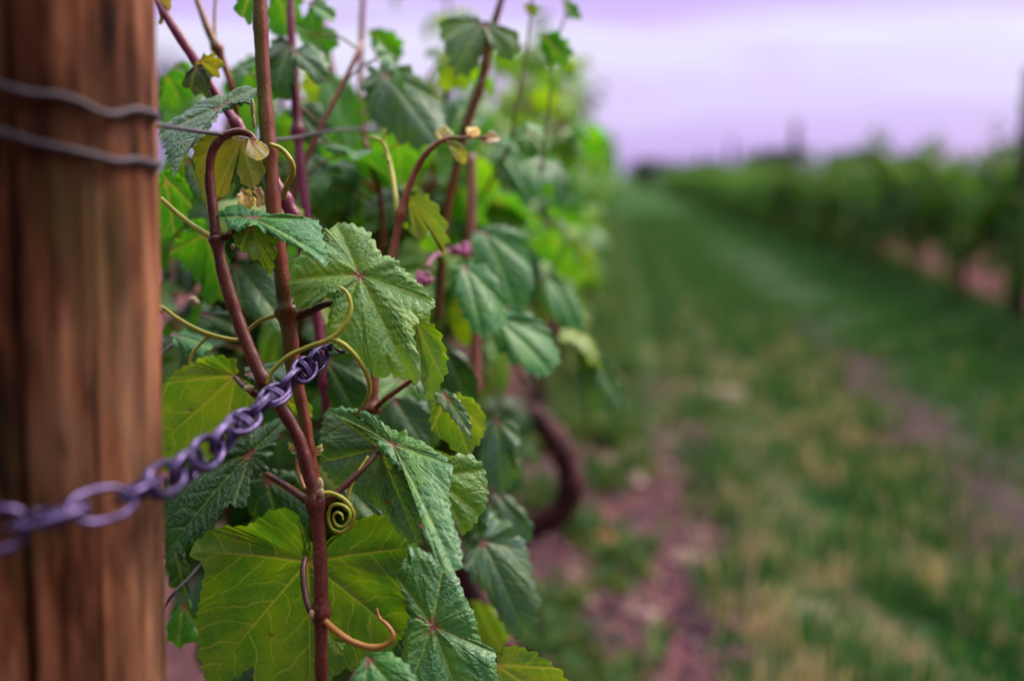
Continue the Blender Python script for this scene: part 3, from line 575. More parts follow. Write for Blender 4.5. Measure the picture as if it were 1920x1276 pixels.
# bluish leaf by the upper wires
leaf([S([(298, 236), (340, 206), (400, 185), (440, 171), (478, 159), (481, 178), (468, 188), (476, 196), (440, 200), (415, 211), (402, 236), (385, 250), (365, 265), (345, 270), (325, 292), (316, 308), (307, 292), (304, 265), (297, 255)], (415, 200), .725, (-.25, .72, .62), [(300, 246), (478, 162), (318, 300)], (0.042, 0.115, 0.075), rings=14, seed=16, pucker=.0022)])
leaf([S([(300, 318), (330, 322), (356, 350), (362, 378), (350, 412), (322, 446), (290, 440), (280, 380)], (310, 335), .80, (0, .3, -.95), [(330, 440), (355, 380)], G_MID, seed=17)])
leaf([S([(348, 292), (372, 302), (390, 340), (392, 372), (376, 386), (352, 350)], (352, 298), .82, (-.1, .3, .95), [(384, 380)], G_SHADED, seed=18)])
# thin yellow leaf under the arched tip, and the pale folded young leaf
leaf([S([(364, 268), (385, 252), (420, 250), (460, 262), (480, 276), (492, 300), (498, 322), (478, 356), (465, 350), (452, 340), (445, 312), (440, 332), (430, 366), (412, 372), (405, 392), (392, 386), (372, 332), (368, 300)], (452, 262), .715, (.1, .1, -1), [(398, 380), (370, 300), (480, 350), (370, 270)], (0.16, 0.17, 0.045), seed=19, teeth=.002, pucker=.001)])
leaf([S([(468, 254), (506, 276), (500, 291), (484, 299), (458, 290)], (470, 260), .695, (0, .35, .95), [(484, 298), (502, 286)], (0.48, 0.42, 0.30), rings=8, teeth=.0008, tspace=.004, seed=20)], label='pale folded young leaf at the arched shoot tip')
leaf([S([(452, 352), (470, 360), (480, 378), (470, 395), (450, 388), (445, 370)], (455, 360), .735, (.3, .5, .8), [(475, 390)], (0.38, 0.32, 0.18), rings=8, seed=21, wave=.15),
      S([(476, 350), (492, 352), (496, 378), (484, 392)], (484, 355), .735, (-.3, .4, .8), [(488, 388)], (0.45, 0.30, 0.24), rings=6, seed=22, wave=.15)])
# yellow leaf beside the post under the chain
leaf([S([(296, 800), (303, 760), (312, 722), (335, 692), (375, 671), (410, 665), (436, 672), (446, 690), (441, 706), (462, 712), (500, 758), (482, 800), (440, 832), (380, 872), (330, 882), (300, 850)], (440, 704), .745, (.3, .12, -.95), [(310, 830), (320, 715), (420, 835), (490, 770)], G_OLD, rings=18, seed=23, pucker=.0008, label=None) if False else
      S([(296, 800), (303, 760), (312, 722), (335, 692), (375, 671), (410, 665), (436, 672), (446, 690), (441, 706), (462, 712), (500, 758), (482, 800), (440, 832), (380, 872), (330, 882), (300, 850)], (440, 704), .745, (.3, .12, -.95), [(310, 830), (320, 715), (420, 835), (490, 770)], G_OLD, rings=18, seed=23, pucker=.0008)], label='yellow-green underside of a broad leaf beside the post')
leaf([S([(528, 742), (560, 734), (576, 746), (591, 771), (580, 783), (552, 776), (530, 762)], (532, 748), .72, (.1, .3, -.9), [(588, 776)], G_OLD, rings=8, seed=24)])
# dark leaf under the chain
leaf([S([(308, 1022), (306, 930), (330, 884), (400, 850), (460, 802), (520, 784), (541, 790), (522, 822), (507, 850), (502, 882), (470, 892), (464, 922), (455, 952), (432, 942), (410, 962), (392, 992), (360, 1002), (335, 1022)], (470, 850), .765, (-.15, .62, .75), [(320, 1000), (330, 900), (440, 940), (530, 795)], G_SHADED, rings=16, seed=25, pucker=.002)])
leaf([S([(455, 905), (500, 880), (560, 885), (585, 930), (570, 990), (510, 1000), (465, 960)], (500, 900), .80, (0, .3, .95), [(520, 990), (575, 940)], G_SHADED, seed=26)])
leaf([S([(455, 690), (500, 682), (540, 672), (570, 668), (575, 690), (545, 712), (500, 722), (465, 712)], (470, 700), .74, (0, .75, .65), [(572, 675)], (0.03, 0.09, 0.06), seed=27)])
# big lower leaf behind the cane, seen from below
leaf([S([(350, 1038), (370, 1013), (406, 996), (440, 994), (465, 988), (494, 963), (528, 950), (549, 950), (562, 975), (568, 1020), (590, 1025), (629, 1009), (658, 984), (692, 969), (725, 969), (742, 996), (766, 1034), (755, 1063), (742, 1078), (759, 1118), (766, 1168), (750, 1202), (725, 1220), (692, 1228), (675, 1250), (640, 1245), (612, 1275), (592, 1340), (540, 1320), (500, 1300), (482, 1276), (473, 1243), (448, 1266), (398, 1274), (381, 1236), (372, 1185), (368, 1160), (379, 1097), (386, 1063)],
        (577, 1054), .715, (-.05, .16, -.98), [(590, 1335), (400, 1262), (352, 1038), (748, 1195), (764, 1036)], (0.060, 0.132, 0.012), rings=24, ds=.0013, seed=28, pucker=.0016, teeth=.0022, tspace=.009, cup=(-.25, -.30, .24), wave=.06, spacing=.019)],
     pet=[(572, 1045, .70, 5), (568, 1070, .69, 6), (572, 1110, .68, 6), (580, 1140, .672, 6.5), (596, 1160, .67, 8)], petmat='petiole_dark', label='broad olive-green leaf seen from below, bottom left')
# twisted leaf right of the canes
leaf([S([(606, 757), (640, 768), (680, 788), (705, 815), (722, 845), (745, 872), (775, 902), (797, 930), (793, 955), (783, 976), (783, 1006), (770, 1013), (752, 1006), (735, 986), (718, 958), (690, 932), (660, 918), (625, 905), (600, 872), (598, 800)], (712, 842), .715, (-.15, .42, .88), [(775, 1005), (610, 862), (612, 765)], (0.048, 0.125, 0.046), rings=18, seed=29, pucker=.0022),
      S([(606, 756), (640, 761), (690, 777), (725, 799), (760, 814), (800, 834), (836, 858), (852, 885), (840, 915), (848, 960), (868, 1010), (866, 1034), (845, 1051), (818, 1032), (810, 985), (806, 950), (790, 915), (750, 878), (715, 848), (690, 812), (650, 782)], (736, 832), .70, (.05, .80, .58), [(850, 1040), (612, 760), (840, 870)], (0.060, 0.190, 0.065), rings=18, seed=30, pucker=.0022),
      S([(806, 882), (830, 866), (858, 850), (888, 852), (910, 875), (917, 920), (912, 945), (895, 976), (872, 1002), (856, 985), (838, 940), (815, 905)], (815, 895), .70, (.15, .35, .92), [(900, 965), (905, 880), (865, 985)], (0.090, 0.200, 0.035), rings=14, seed=31, pucker=.0024),
      S([(806, 842), (830, 846), (852, 858), (838, 868), (820, 868)], (815, 848), .704, (0, .2, -.95), [(850, 860)], G_YEL, rings=5, teeth=.0005)],
     pet=[(714, 842, .70, 4), (690, 868, .69, 5.5), (655, 902, .682, 6.5), (625, 930, .677, 7.5), (604, 945, .675, 9)], petmat='petiole_dark', label='twisted leaf with a pale bluish rolled ridge')
# crinkled leaf at the bottom
leaf([S([(761, 1019), (776, 1024), (795, 1029), (809, 1038), (830, 1050), (848, 1066), (860, 1080), (867, 1105), (874, 1124), (886, 1142), (895, 1166), (897, 1189), (909, 1212), (932, 1217), (929, 1240), (940, 1290), (920, 1350), (860, 1380), (800, 1360), (770, 1310), (757, 1260), (755, 1224), (758, 1193), (767, 1160), (790, 1162), (800, 1168), (784, 1150), (765, 1140), (758, 1124), (760, 1117), (746, 1091), (721, 1066), (744, 1059), (767, 1040)],
        (811, 1172), .715, (.12, .42, .9), [(880, 1360), (735, 1068), (832, 1052), (925, 1222), (770, 1280)], (0.055, 0.175, 0.065), rings=24, ds=.0012, seed=32, pucker=.0030, teeth=.0018)], label='crinkled blue-green leaf with a pink joint, bottom centre')
leaf([S([(928, 1244), (944, 1217), (955, 1210), (978, 1212), (1004, 1224), (1032, 1238), (1053, 1254), (1071, 1276), (1100, 1320), (1040, 1340), (970, 1340), (936, 1295)], (930, 1246), .725, (.15, -.1, -.95), [(1060, 1330), (1040, 1250), (960, 1330)], (0.085, 0.145, 0.028), rings=14, seed=33, pucker=.0008)])
leaf([S([(655, 1300), (668, 1250), (690, 1226), (730, 1222), (765, 1244), (792, 1300), (760, 1340), (700, 1340)], (690, 1232), .63, (0, .62, .78), [(770, 1330), (680, 1320)], G_BLUE, rings=12, seed=34)])
leaf([S([(600, 1165), (625, 1172), (645, 1200), (640, 1228), (612, 1225), (600, 1200)], (604, 1168), .69, (-.2, .4, .9), [(635, 1222)], G_YEL, rings=8, seed=35)])
# small leaf seen from below with its upper half turned over
leaf([S([(815, 744), (856, 735), (890, 748), (912, 779), (910, 807), (898, 830), (879, 848), (853, 841), (831, 821), (811, 807), (805, 779)], (838, 742), .745, (.1, .2, -.95), [(880, 845), (905, 800), (812, 800)], (0.105, 0.170, 0.026), rings=14, seed=36, pucker=.001),
      S([(814, 745), (831, 731), (850, 737), (870, 762), (881, 796), (880, 818), (856, 793), (842, 773), (819, 759)], (836, 742), .738, (-.25, .55, .8), [(880, 815)], (0.075, 0.150, 0.080), rings=9, seed=37)])
leaf([S([(775, 690), (792, 700), (806, 722), (800, 742), (780, 728), (770, 706)], (778, 694), .76, (0, .5, .85), [(802, 738)], (0.08, 0.16, 0.10), rings=8, seed=38)])

# softer leaves further in
def blob(poly, J, z, n, veins, tint, seed, **kw): return leaf([S(poly, J, z, n, veins, tint, rings=10, ds=.0022, teeth=.0050, tspace=.013, seed=seed, cup=(-.25, -.25, 0), wave=.07, **kw)], mat=LEAF_SOFT)
blob([(845, 497), (880, 488), (915, 502), (945, 538), (958, 580), (930, 602), (905, 616), (880, 590), (855, 545)], (870, 500), .93, (.2, .62, .75), [(910, 610), (950, 570)], G_BLUE, 41)
blob([(925, 588), (975, 588), (1030, 600), (1062, 640), (1047, 682), (1010, 692), (965, 672), (935, 640), (905, 606)], (930, 598), .95, (.25, .6, .75), [(1040, 680), (1000, 610), (950, 660)], G_BLUE, 42)
blob([(880, 442), (920, 420), (970, 430), (1000, 470), (1007, 530), (985, 582), (960, 560), (930, 520), (890, 500)], (905, 435), 1.02, (.3, .5, .8), [(985, 575), (1000, 480)], G_BLUE, 43)
blob([(1018, 508), (1060, 530), (1096, 570), (1102, 612), (1070, 602), (1030, 572)], (1024, 515), 1.12, (.3, .6, .7), [(1098, 608)], G_BLUE, 44)
blob([(1083, 640), (1110, 653), (1150, 690), (1177, 715), (1172, 747), (1130, 757), (1095, 747), (1085, 700)], (1088, 648), 1.12, (.1, .5, .85), [(1170, 740), (1100, 740)], (0.05, 0.13, 0.06), 45)
blob([(905, 790), (940, 775), (970, 790), (976, 830), (965, 860), (976, 890), (950, 912), (920, 906), (900, 870)], (930, 785), .93, (.2, .4, .9), [(945, 905), (970, 820)], (0.045, 0.12, 0.075), 46)
blob([(920, 920), (960, 930), (990, 965), (1006, 1000), (985, 1012), (950, 992), (925, 950)], (930, 925), .95, (.2, .5, .85), [(998, 1005)], (0.05, 0.125, 0.075), 47)
blob([(866, 1058), (900, 1000), (920, 958), (952, 975), (985, 1008), (996, 1040), (1000, 1080), (1018, 1130), (1010, 1162), (975, 1186), (950, 1160), (925, 1120), (888, 1084)], (905, 1015), .86, (.2, .5, .85), [(990, 1175), (985, 1030), (875, 1065)], (0.055, 0.13, 0.085), 48)
blob([(680, 160), (700, 120), (750, 122), (800, 148), (832, 190), (826, 242), (780, 254), (730, 234), (690, 212)], (720, 140), .95, (0, .55, .85), [(810, 235), (820, 170), (690, 200)], (0.045, 0.12, 0.065), 49)
blob([(818, 40), (850, 20), (900, 30), (908, 60), (900, 90), (880, 118), (850, 124), (835, 90)], (905, 45), .95, (-.1, .5, .85), [(850, 118), (830, 40)], (0.055, 0.13, 0.05), 50)
blob([(905, 40), (940, 46), (978, 62), (972, 90), (950, 102), (925, 85), (908, 62)], (908, 48), .95, (.1, .4, .9), [(955, 98), (975, 65)], (0.055, 0.13, 0.05), 51)
blob([(1012, 60), (1050, 63), (1072, 92), (1060, 120), (1030, 122), (1018, 96)], (1020, 66), 1.02, (-.2, .3, -.9), [(1055, 118)], G_MID, 52)
blob([(1050, 0), (1080, 4), (1090, 22), (1070, 32)], (1056, 4), 1.02, (0, .5, .8), [(1080, 26)], G_MID, 53)
blob([(985, 5), (1010, 12), (1008, 30), (985, 25)], (988, 8), 1.0, (0, .4, -.9), [(1004, 26)], G_YEL, 54)
blob([(550, 90), (600, 85), (618, 120), (610, 142), (575, 132), (550, 112)], (552, 98), .88, (.1, .6, .75), [(612, 136)], (0.045, 0.12, 0.07), 55)
blob([(498, 75), (530, 70), (548, 90), (555, 130), (535, 165), (500, 172)], (545, 85), .90, (-.2, .5, .8), [(505, 168)], G_SHADED, 56)
blob([(436, -30), (480, -30), (478, 20), (474, 45), (450, 32), (440, 10)], (470, -20), .80, (-.1, .3, -.9), [(455, 32)], G_MID, 57)
blob([(690, 52), (755, 68), (757, 110), (722, 128), (700, 90)], (695, 56), 1.05, (0, .3, -.95), [(750, 110)], G_MID, 58)
blob([(568, 282), (640, 268), (684, 308), (655, 362), (600, 384), (570, 350)], (575, 290), .97, (0, .5, .85), [(650, 360), (672, 300)], (0.032, 0.095, 0.055), 59)
blob([(680, 370), (720, 350), (780, 368), (786, 412), (720, 424), (685, 402)], (765, 372), .98, (0, .55, .85), [(690, 390)], (0.036, 0.105, 0.075), 60)
blob([(920, 270), (960, 268), (1000, 318), (1012, 362), (985, 352), (950, 312)], (925, 272), 1.12, (.3, .55, .75), [(1006, 356)], G_BLUE, 61)
blob([(598, 668), (650, 656), (692, 700), (697, 762), (660, 794), (618, 762)], (610, 672), .86, (0, .3, .95), [(670, 785), (690, 710)], G_SHADED, 62)
blob([(698, 790), (740, 742), (795, 750), (818, 790), (800, 836), (740, 806)], (740, 750), .86, (.1, .4, .9), [(790, 825)], (0.03, 0.085, 0.04), 63)
blob([(428, 488), (500, 498), (545, 560), (535, 606), (480, 596), (440, 562)], (440, 495), .84, (0, .5, .85), [(530, 595), (450, 560)], (0.04, 0.115, 0.06), 64)
blob([(318, 470), (345, 438), (372, 402), (400, 432), (424, 472), (446, 540), (392, 568), (378, 520), (352, 500)], (385, 440), .86, (0, .35, -.93), [(420, 545), (325, 470)], G_MID, 65)
blob([(758, 366), (790, 360), (820, 382), (838, 412), (843, 440), (836, 476), (824, 442), (805, 430), (786, 452), (770, 420)], (762, 366), .815, (.1, .35, -.93), [(838, 465), (785, 445)], (0.13, 0.17, 0.05), 66)
blob([(343, 162), (350, 135), (366, 116), (380, 128), (392, 150), (388, 180), (365, 168)], (372, 118), .78, (-.3, .4, .85), [(352, 160)], (0.04, 0.07, 0.02), 67)
blob([(366, 116), (400, 98), (420, 112), (418, 134), (404, 150), (390, 140), (380, 126)], (374, 114), .775, (.2, .3, -.9), [(414, 140)], (0.14, 0.13, 0.03), 68)
blob([(306, 1172), (345, 1122), (364, 1146), (372, 1190), (335, 1212), (312, 1200)], (345, 1130), .80, (0, .45, .9), [(330, 1205), (368, 1180)], G_MID, 69)
blob([(306, 1040), (330, 1010), (352, 1060), (348, 1110), (320, 1100)], (325, 1018), .80, (.2, .4, .9), [(345, 1105)], G_SHADED, 70)
blob([(318, 620), (370, 622), (398, 640), (372, 656), (330, 648)], (325, 628), .80, (0, .8, .55), [(390, 642)], G_BLUE, 71)
blob([(372, 590), (420, 575), (460, 600), (440, 625), (395, 615)], (385, 590), .84, (0, .6, .8), [(450, 610)], G_SHADED, 72)
blob([(640, 905), (690, 915), (725, 955), (735, 990), (690, 985), (650, 955)], (650, 912), .76, (0, .5, .85), [(728, 985)], (0.045, 0.12, 0.05), 73)
blob([(775, 970), (820, 975), (850, 1020), (860, 1060), (820, 1040), (785, 1010)], (785, 978), .80, (0, .4, .9), [(850, 1050)], (0.04, 0.10, 0.03), 74)
blob([(640, 1090), (700, 1070), (770, 1120), (790, 1200), (740, 1240), (670, 1200)], (670, 1090), .80, (0, .4, .9), [(760, 1230)], G_SHADED, 75)
blob([(840, 900), (890, 905), (915, 950), (905, 1000), (860, 985)], (850, 905), .85, (.1, .4, .9), [(900, 990)], G_SHADED, 76)
blob([(820, 640), (870, 660), (900, 720), (890, 770), (840, 740), (815, 690)], (830, 650), .95, (.1, .4, .9), [(885, 760)], G_SHADED, 77)
blob([(300, -20), (330, -30), (318, 20), (300, 50)], (312, -15), .79, (0, .3, -.9), [(303, 40)], (0.25, 0.18, 0.08), 78)
blob([(540, 200), (590, 190), (620, 230), (600, 262), (556, 262)], (552, 205), .95, (0, .4, .9), [(605, 255)], G_SHADED, 79)
blob([(300, 140), (345, 130), (370, 170), (340, 210), (300, 205)], (310, 140), .92, (0, .4, -.9), [(350, 200)], G_MID, 80)
blob([(880, 1120), (930, 1140), (960, 1190), (930, 1220), (890, 1190)], (890, 1125), .98, (.2, .3, -.9), [(945, 1205)], G_OLD, 81)
blob([(296, 150), (345, 108), (384, 180), (352, 242), (300, 250)], (330, 118), 1.0, (0, .5, .85), [(330, 245), (378, 180)], G_MID, 82)
blob([(428, 132), (480, 98), (525, 150), (506, 232), (450, 242), (424, 190)], (470, 110), 1.02, (0, .4, -.9), [(470, 238), (515, 150)], G_MID, 83)
blob([(398, 252), (450, 240), (520, 282), (502, 332), (430, 334)], (420, 250), 1.0, (0, .5, .85), [(500, 325)], G_SHADED, 84)
blob([(598, 150), (650, 138), (684, 200), (652, 262), (600, 242)], (615, 148), 1.1, (0, .45, .9), [(660, 255)], G_MID, 85)
blob([(505, -20), (570, -10), (560, 60), (520, 72), (500, 40)], (520, -10), .95, (0, .4, -.9), [(545, 65)], G_MID, 86)
blob([(575, 10), (610, 0), (634, 22), (600, 36)], (580, 8), .9, (0, .6, .8), [(628, 24)], G_BLUE, 87)
blob([(300, 905), (340, 890), (360, 960), (330, 1040), (296, 1030)], (320, 895), .86, (0, .4, .9), [(325, 1030)], G_SHADED, 88)
# opening tip on the arched brown cane
for (poly, J, v_, tn, sd_) in [([(812, 246), (836, 234), (852, 250), (846, 270), (824, 268)], (832, 262), (830, 236), (0.26, 0.25, 0.08), 1), ([(836, 262), (862, 268), (878, 290), (868, 304), (848, 290)], (836, 264), (870, 298), (0.24, 0.25, 0.09), 2),
                               ([(872, 240), (890, 234), (902, 248), (892, 262), (876, 256)], (880, 256), (888, 236), (0.55, 0.45, 0.30), 3), ([(900, 262), (920, 244), (942, 252), (932, 268), (912, 272)], (902, 262), (938, 256), (0.40, 0.28, 0.24), 4)]:
    leaf([S(poly, J, .82, (.1*sd_-.2, .4, .9), [v_], tn, rings=7, ds=.002, teeth=.0012, tspace=.004, seed=90+sd_, wave=.14)], parent=hero)
for (poly, J, v_, sd_) in [([(540, 828), (556, 832), (562, 846), (550, 852), (541, 842)], (558, 850), (544, 832), 5), ([(590, 836), (606, 832), (604, 848), (596, 856)], (594, 854), (604, 836), 6)]:
    leaf([S(poly, J, .695, (.1, .4, .9), [v_], (0.30, 0.33, 0.10), rings=6, ds=.0012, teeth=.0012, tspace=.0035, seed=90+sd_, wave=.1)], parent=hero)

# ------------------------------------------------------------------ vines of the rows
VAR = [generic_leaf(200+i, 44, 4).__dict__ for i in range(8)]
FINE = []
for i in range(10):
    b = generic_leaf(300+i, 84, 8); b.at['tint'] = [np.tile(GREENS[i % len(GREENS)], (b.n, 1))]; FINE.append(b.mesh('leaf', LEAF_SOFT))
BRIGHT = [(0.085, 0.20, 0.012), (0.070, 0.185, 0.016), (0.115, 0.205, 0.014), (0.045, 0.165, 0.022)]
FINE_BRIGHT = []
for i in range(8):
    b = generic_leaf(320+i, 84, 8); b.at['tint'] = [np.tile(BRIGHT[i % 4], (b.n, 1))]; FINE_BRIGHT.append(b.mesh('leaf', LEAF_SOFT))
FARV = [generic_leaf(400+i, 18, 2).__dict__ for i in range(6)]
def frame(nrm, tip):
    nrm = nrm/np.linalg.norm(nrm); x = tip-nrm*np.dot(tip, nrm); x /= np.linalg.norm(x)+1e-9; return np.c_[x, np.cross(nrm, x), nrm]
def leaf_spots(rs, canes, spacing, size):
    out = []
    for path in canes:
        L = np.r_[0, np.cumsum(np.linalg.norm(np.diff(path, axis=0), axis=1))]; s = 0.06; k = 0; az0 = rs.rand()*6.28
        while s < L[-1]:
            q = np.array([np.interp(s, L, path[:, i]) for i in range(3)]); az = az0+k*2.6+rs.randn()*0.5
            o = np.array([math.cos(az)*1.25, math.sin(az)*0.8, 0.25*rs.randn()]); fr = s/L[-1]; pl = rs.uniform(.04, .09)*(1.15-.5*fr)
            J = q+o*pl+np.array([0, 0, 0.02]); nrm = o*0.75+np.array([0, 0, 0.75])+rs.randn(3)*.28; tip = o*0.6+np.array([0, 0, -0.55])+rs.randn(3)*.3
            out.append((q, J, frame(nrm, tip), size*rs.uniform(.7, 1.25)*(1.1-.62*fr**2), fr)); s += spacing*rs.uniform(.7, 1.3); k += 1
    return out
def vine_canes(rs, n, z0, ztop, half, wob=.12, shoots=1, hang=None, drop=.12):
    cs = []
    for i in range(n):
        y = -half+2*half*(i+rs.rand())/n; top = ztop+rs.uniform(-.12, .06)+(rs.uniform(.10, .34) if i < shoots else 0); x1 = rs.uniform(-wob, wob)
        cs.append(spline([(0, y, z0), (x1*.5, y+rs.uniform(-.05, .05), z0+(top-z0)*.35), (x1, y+rs.uniform(-.1, .1), z0+(top-z0)*.75), (x1*1.5+rs.uniform(-.06, .06), y+rs.uniform(-.15, .15), top)], 24))
    for i in range(hang or n//2):      # hanging laterals
        y = -half+2*half*rs.rand(); sg = rs.choice([-1, 1]); zz = z0+rs.uniform(.1, .3)
        cs.append(spline([(0, y, zz), (sg*.12, y+rs.uniform(-.1, .1), zz+.02), (sg*.2, y+rs.uniform(-.15, .15), zz-drop*rs.uniform(.5, 1.3))], 14))
    return cs
def trunk_buf(rs, z0, half, bow=0.05):
    b = Buf(); x, y = rs.uniform(-bow, bow, 2)
    p = spline([(0, 0, -.05), (x*.6, y*.5, z0*.35), (x, y, z0*.7), (0, 0, z0)], 20); tube(b, p, np.linspace(.034, .022, 20), 10, rough=.35, seed=rs.randint(999))
    for sg in (-1, 1):
        p = spline([(0, 0, z0-.03), (0, sg*half*.3, z0+.02), (0.01, sg*half, z0)], 14); tube(b, p, np.linspace(.020, .011, 14), 8, rough=.3, seed=rs.randint(999))
    return b
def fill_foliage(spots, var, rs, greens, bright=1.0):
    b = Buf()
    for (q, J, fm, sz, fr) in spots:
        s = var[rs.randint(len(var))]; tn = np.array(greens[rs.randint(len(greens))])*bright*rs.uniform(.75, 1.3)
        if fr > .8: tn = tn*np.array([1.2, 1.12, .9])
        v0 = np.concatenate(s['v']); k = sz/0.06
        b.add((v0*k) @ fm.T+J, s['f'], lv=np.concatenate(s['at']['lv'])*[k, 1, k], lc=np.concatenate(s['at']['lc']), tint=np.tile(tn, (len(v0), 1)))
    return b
def near_vine(x, y, seed, label, z0=.72, ztop=1.19, half=.55, ncane=15, trunk=None, root=None, nparts=95, shoots=1, greens=None, wob=.12, hang=None, drop=.12, dim=1.0):
    rs = np.random.RandomState(seed); root = root or empty('grape_vine', (x, y, 0.03), label, 'grape vine', 'grape vines in the near row'); o3 = np.array([x, y, 0.03]); off = o3-WPOS[root]
    if trunk is None:
        build('trunk', trunk_buf(rs, z0, half), M['trunk'], None, origin=(0, 0, 0)); tk = bpy.context.scene.objects[-1] if False else list(COL.objects)[-1]
        tk.parent = root; tk.location = off
    cs = vine_canes(rs, ncane, z0, ztop, half, wob, shoots, hang, drop)
    for c in cs:
        cb = Buf(); tube(cb, c+o3, np.linspace(.0048, .0022, len(c)), 7); build('cane', cb, M[rs.choice(['cane_brown', 'cane_green', 'cane_pink'])], root)
    sp = leaf_spots(rs, cs, .045, .064); rs.shuffle(sp) if False else None
    # the leaves nearest the lens and the alley are parts of their own
    order = sorted(range(len(sp)), key=lambda i: sp[i][1][1]-1.2*sp[i][1][0])
    for i in order[:nparts]:
        q, J, fm, sz, fr = sp[i]
        fl = (FINE+FINE_BRIGHT if len(greens) > 4 else FINE_BRIGHT) if greens else FINE; me = fl[rs.randint(len(fl))]; o = bpy.data.objects.new('leaf', me); COL.objects.link(o); o.parent = root
        mm = Matrix([list(r) for r in (fm*(sz/0.06))]).to_4x4(); mm.translation = Vector(J+off); o.matrix_local = mm
    rest = [sp[i] for i in order[nparts:]]
    pb_ = Buf()
    for (q, J, fm, sz, fr) in sp: tube(pb_, spline([q, (q+J)/2+[0, 0, .006], J], 5)+o3, .0011, 4, cap=False)
    tag(build('petioles', pb_, M['petiole_green'], root), kind='stuff')
    if rest:
        fb = fill_foliage(rest, VAR, rs, greens or GREENS, dim); f = build('foliage', fb, LEAF_SOFT, None, origin=(0, 0, 0)); f.parent = root; f.location = off; f['kind'] = 'stuff'
    return root
ROWX = -0.30
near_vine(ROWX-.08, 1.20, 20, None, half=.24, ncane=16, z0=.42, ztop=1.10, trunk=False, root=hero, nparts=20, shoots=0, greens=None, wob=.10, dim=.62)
arch = near_vine(ROWX, 1.55, 21, 'grape vine just behind the sharp leaves, its dark bare trunk bowed out over the soil', trunk=False, ztop=1.12, shoots=0, ncane=22, wob=.17, hang=12, greens=GREENS+BRIGHT)
b = Buf(); w_, r_ = pxpath([(905, 742, 1.78, 20), (955, 762, 1.76, 25), (1012, 790, 1.75, 27), (1052, 842, 1.74, 28), (1070, 905, 1.74, 28), (1052, 956, 1.75, 29), (1005, 985, 1.76, 29), (950, 1015, 1.78, 29), (905, 1110, 1.8, 30), (890, 1300, 1.8, 32), (890, 1440, 1.8, 34)], 90)
tube(b, w_, r_*.84*(1+.05*np.sin(np.arange(len(r_))*.55)), 14, rough=.35, seed=5); build('trunk', b, M['trunk_red'], arch)
near_vine(ROWX, 2.65, 22, 'grape vine with bright yellow-green leaves, next past the bowed trunk', ztop=1.27, greens=BRIGHT, hang=14, drop=.24)
near_vine(ROWX, 3.8, 23, 'grape vine with pale flower tips hanging over the grass edge, mid row', ztop=1.31, greens=BRIGHT, hang=16, drop=.30)
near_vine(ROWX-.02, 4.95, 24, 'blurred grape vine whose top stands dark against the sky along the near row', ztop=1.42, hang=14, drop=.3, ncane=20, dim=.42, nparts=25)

def row_variant(seed, z0, ztop, half, ncane, spacing, size, var, wob=.16, shoots=2, bright=1.0, hang=None, drop=.12):
    rs = np.random.RandomState(seed); cs = vine_canes(rs, ncane, z0, ztop, half, wob, shoots, hang, drop); tb = trunk_buf(rs, z0, half)
    fb = fill_foliage(leaf_spots(rs, cs, spacing, size), var, rs, GREENS, bright)
    cb = Buf(); [tube(cb, c, np.linspace(.005, .0025, len(c)), 5) for c in cs]
    return tb.mesh('trunk', M['trunk']), fb.mesh('foliage', LEAF_FAR), cb.mesh('canes', M['cane_brown'])
def place_vine(var, x, y, rz, label, group):
    r = bpy.data.objects.new('grape_vine', None); COL.objects.link(r); r.location = (x, y, 0.03); r.rotation_euler = (0, 0, rz); tag(r, label, 'grape vine', group)
    for nm, me in zip(('trunk', 'foliage', 'canes'), var):
        o = bpy.data.objects.new(nm, me); COL.objects.link(o); o.parent = r
        if nm != 'trunk': o['kind'] = 'stuff'
    return r
near_far = [row_variant(60+i, .72, 1.32, .65, 15, .05, .07, FARV) for i in range(3)]
for k in range(40):
    place_vine(near_far[k % 3], ROWX+rnd.uniform(-.05, .05), 6.1+k*1.2, rnd.choice([0, math.pi]), 'far grape vine of the near row, melted into one green wall towards the horizon', 'far grape vines of the near row')
# the row across the grass
RX = 2.80
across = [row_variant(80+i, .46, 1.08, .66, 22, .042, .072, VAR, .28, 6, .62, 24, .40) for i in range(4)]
across_far = [row_variant(90+i, .46, 1.04, .66, 20, .048, .080, FARV, .26, 4, .85, 28, .55) for i in range(3)]
special = {3: 'dark grape vine at the right edge, next to the tall trellis post', 4: 'grape vine across the grass with a straight trunk bare above pink soil', 5: 'grape vine across the grass with tall thin shoots above its top'}
for k in range(46):
    y = 3.6+k*1.22
    place_vine((across if k < 12 else across_far)[k % 3 + (1 if k < 12 and k % 2 else 0)], RX+rnd.uniform(-.06, .06), y, rnd.choice([0, math.pi]), special.get(k, 'blurred dark green grape vine in the row across the grassy alley'), 'grape vines in the row across the grass').scale = (1, 1, 1.10 if k < 6 else 1)
for k in range(34):
    place_vine(across_far[k % 3], RX+3.0+rnd.uniform(-.06, .06), 12+k*1.5, rnd.choice([0, math.pi]), 'distant grape vine in the row beyond the one across the grass', 'grape vines two rows over')
for k in range(26):
    place_vine(across_far[k % 3], -6.2+rnd.uniform(-.06, .06), 4+k*1.3, rnd.choice([0, math.pi]), 'blurred grape vine beyond the bare soil behind the timber post', 'grape vines behind the post')

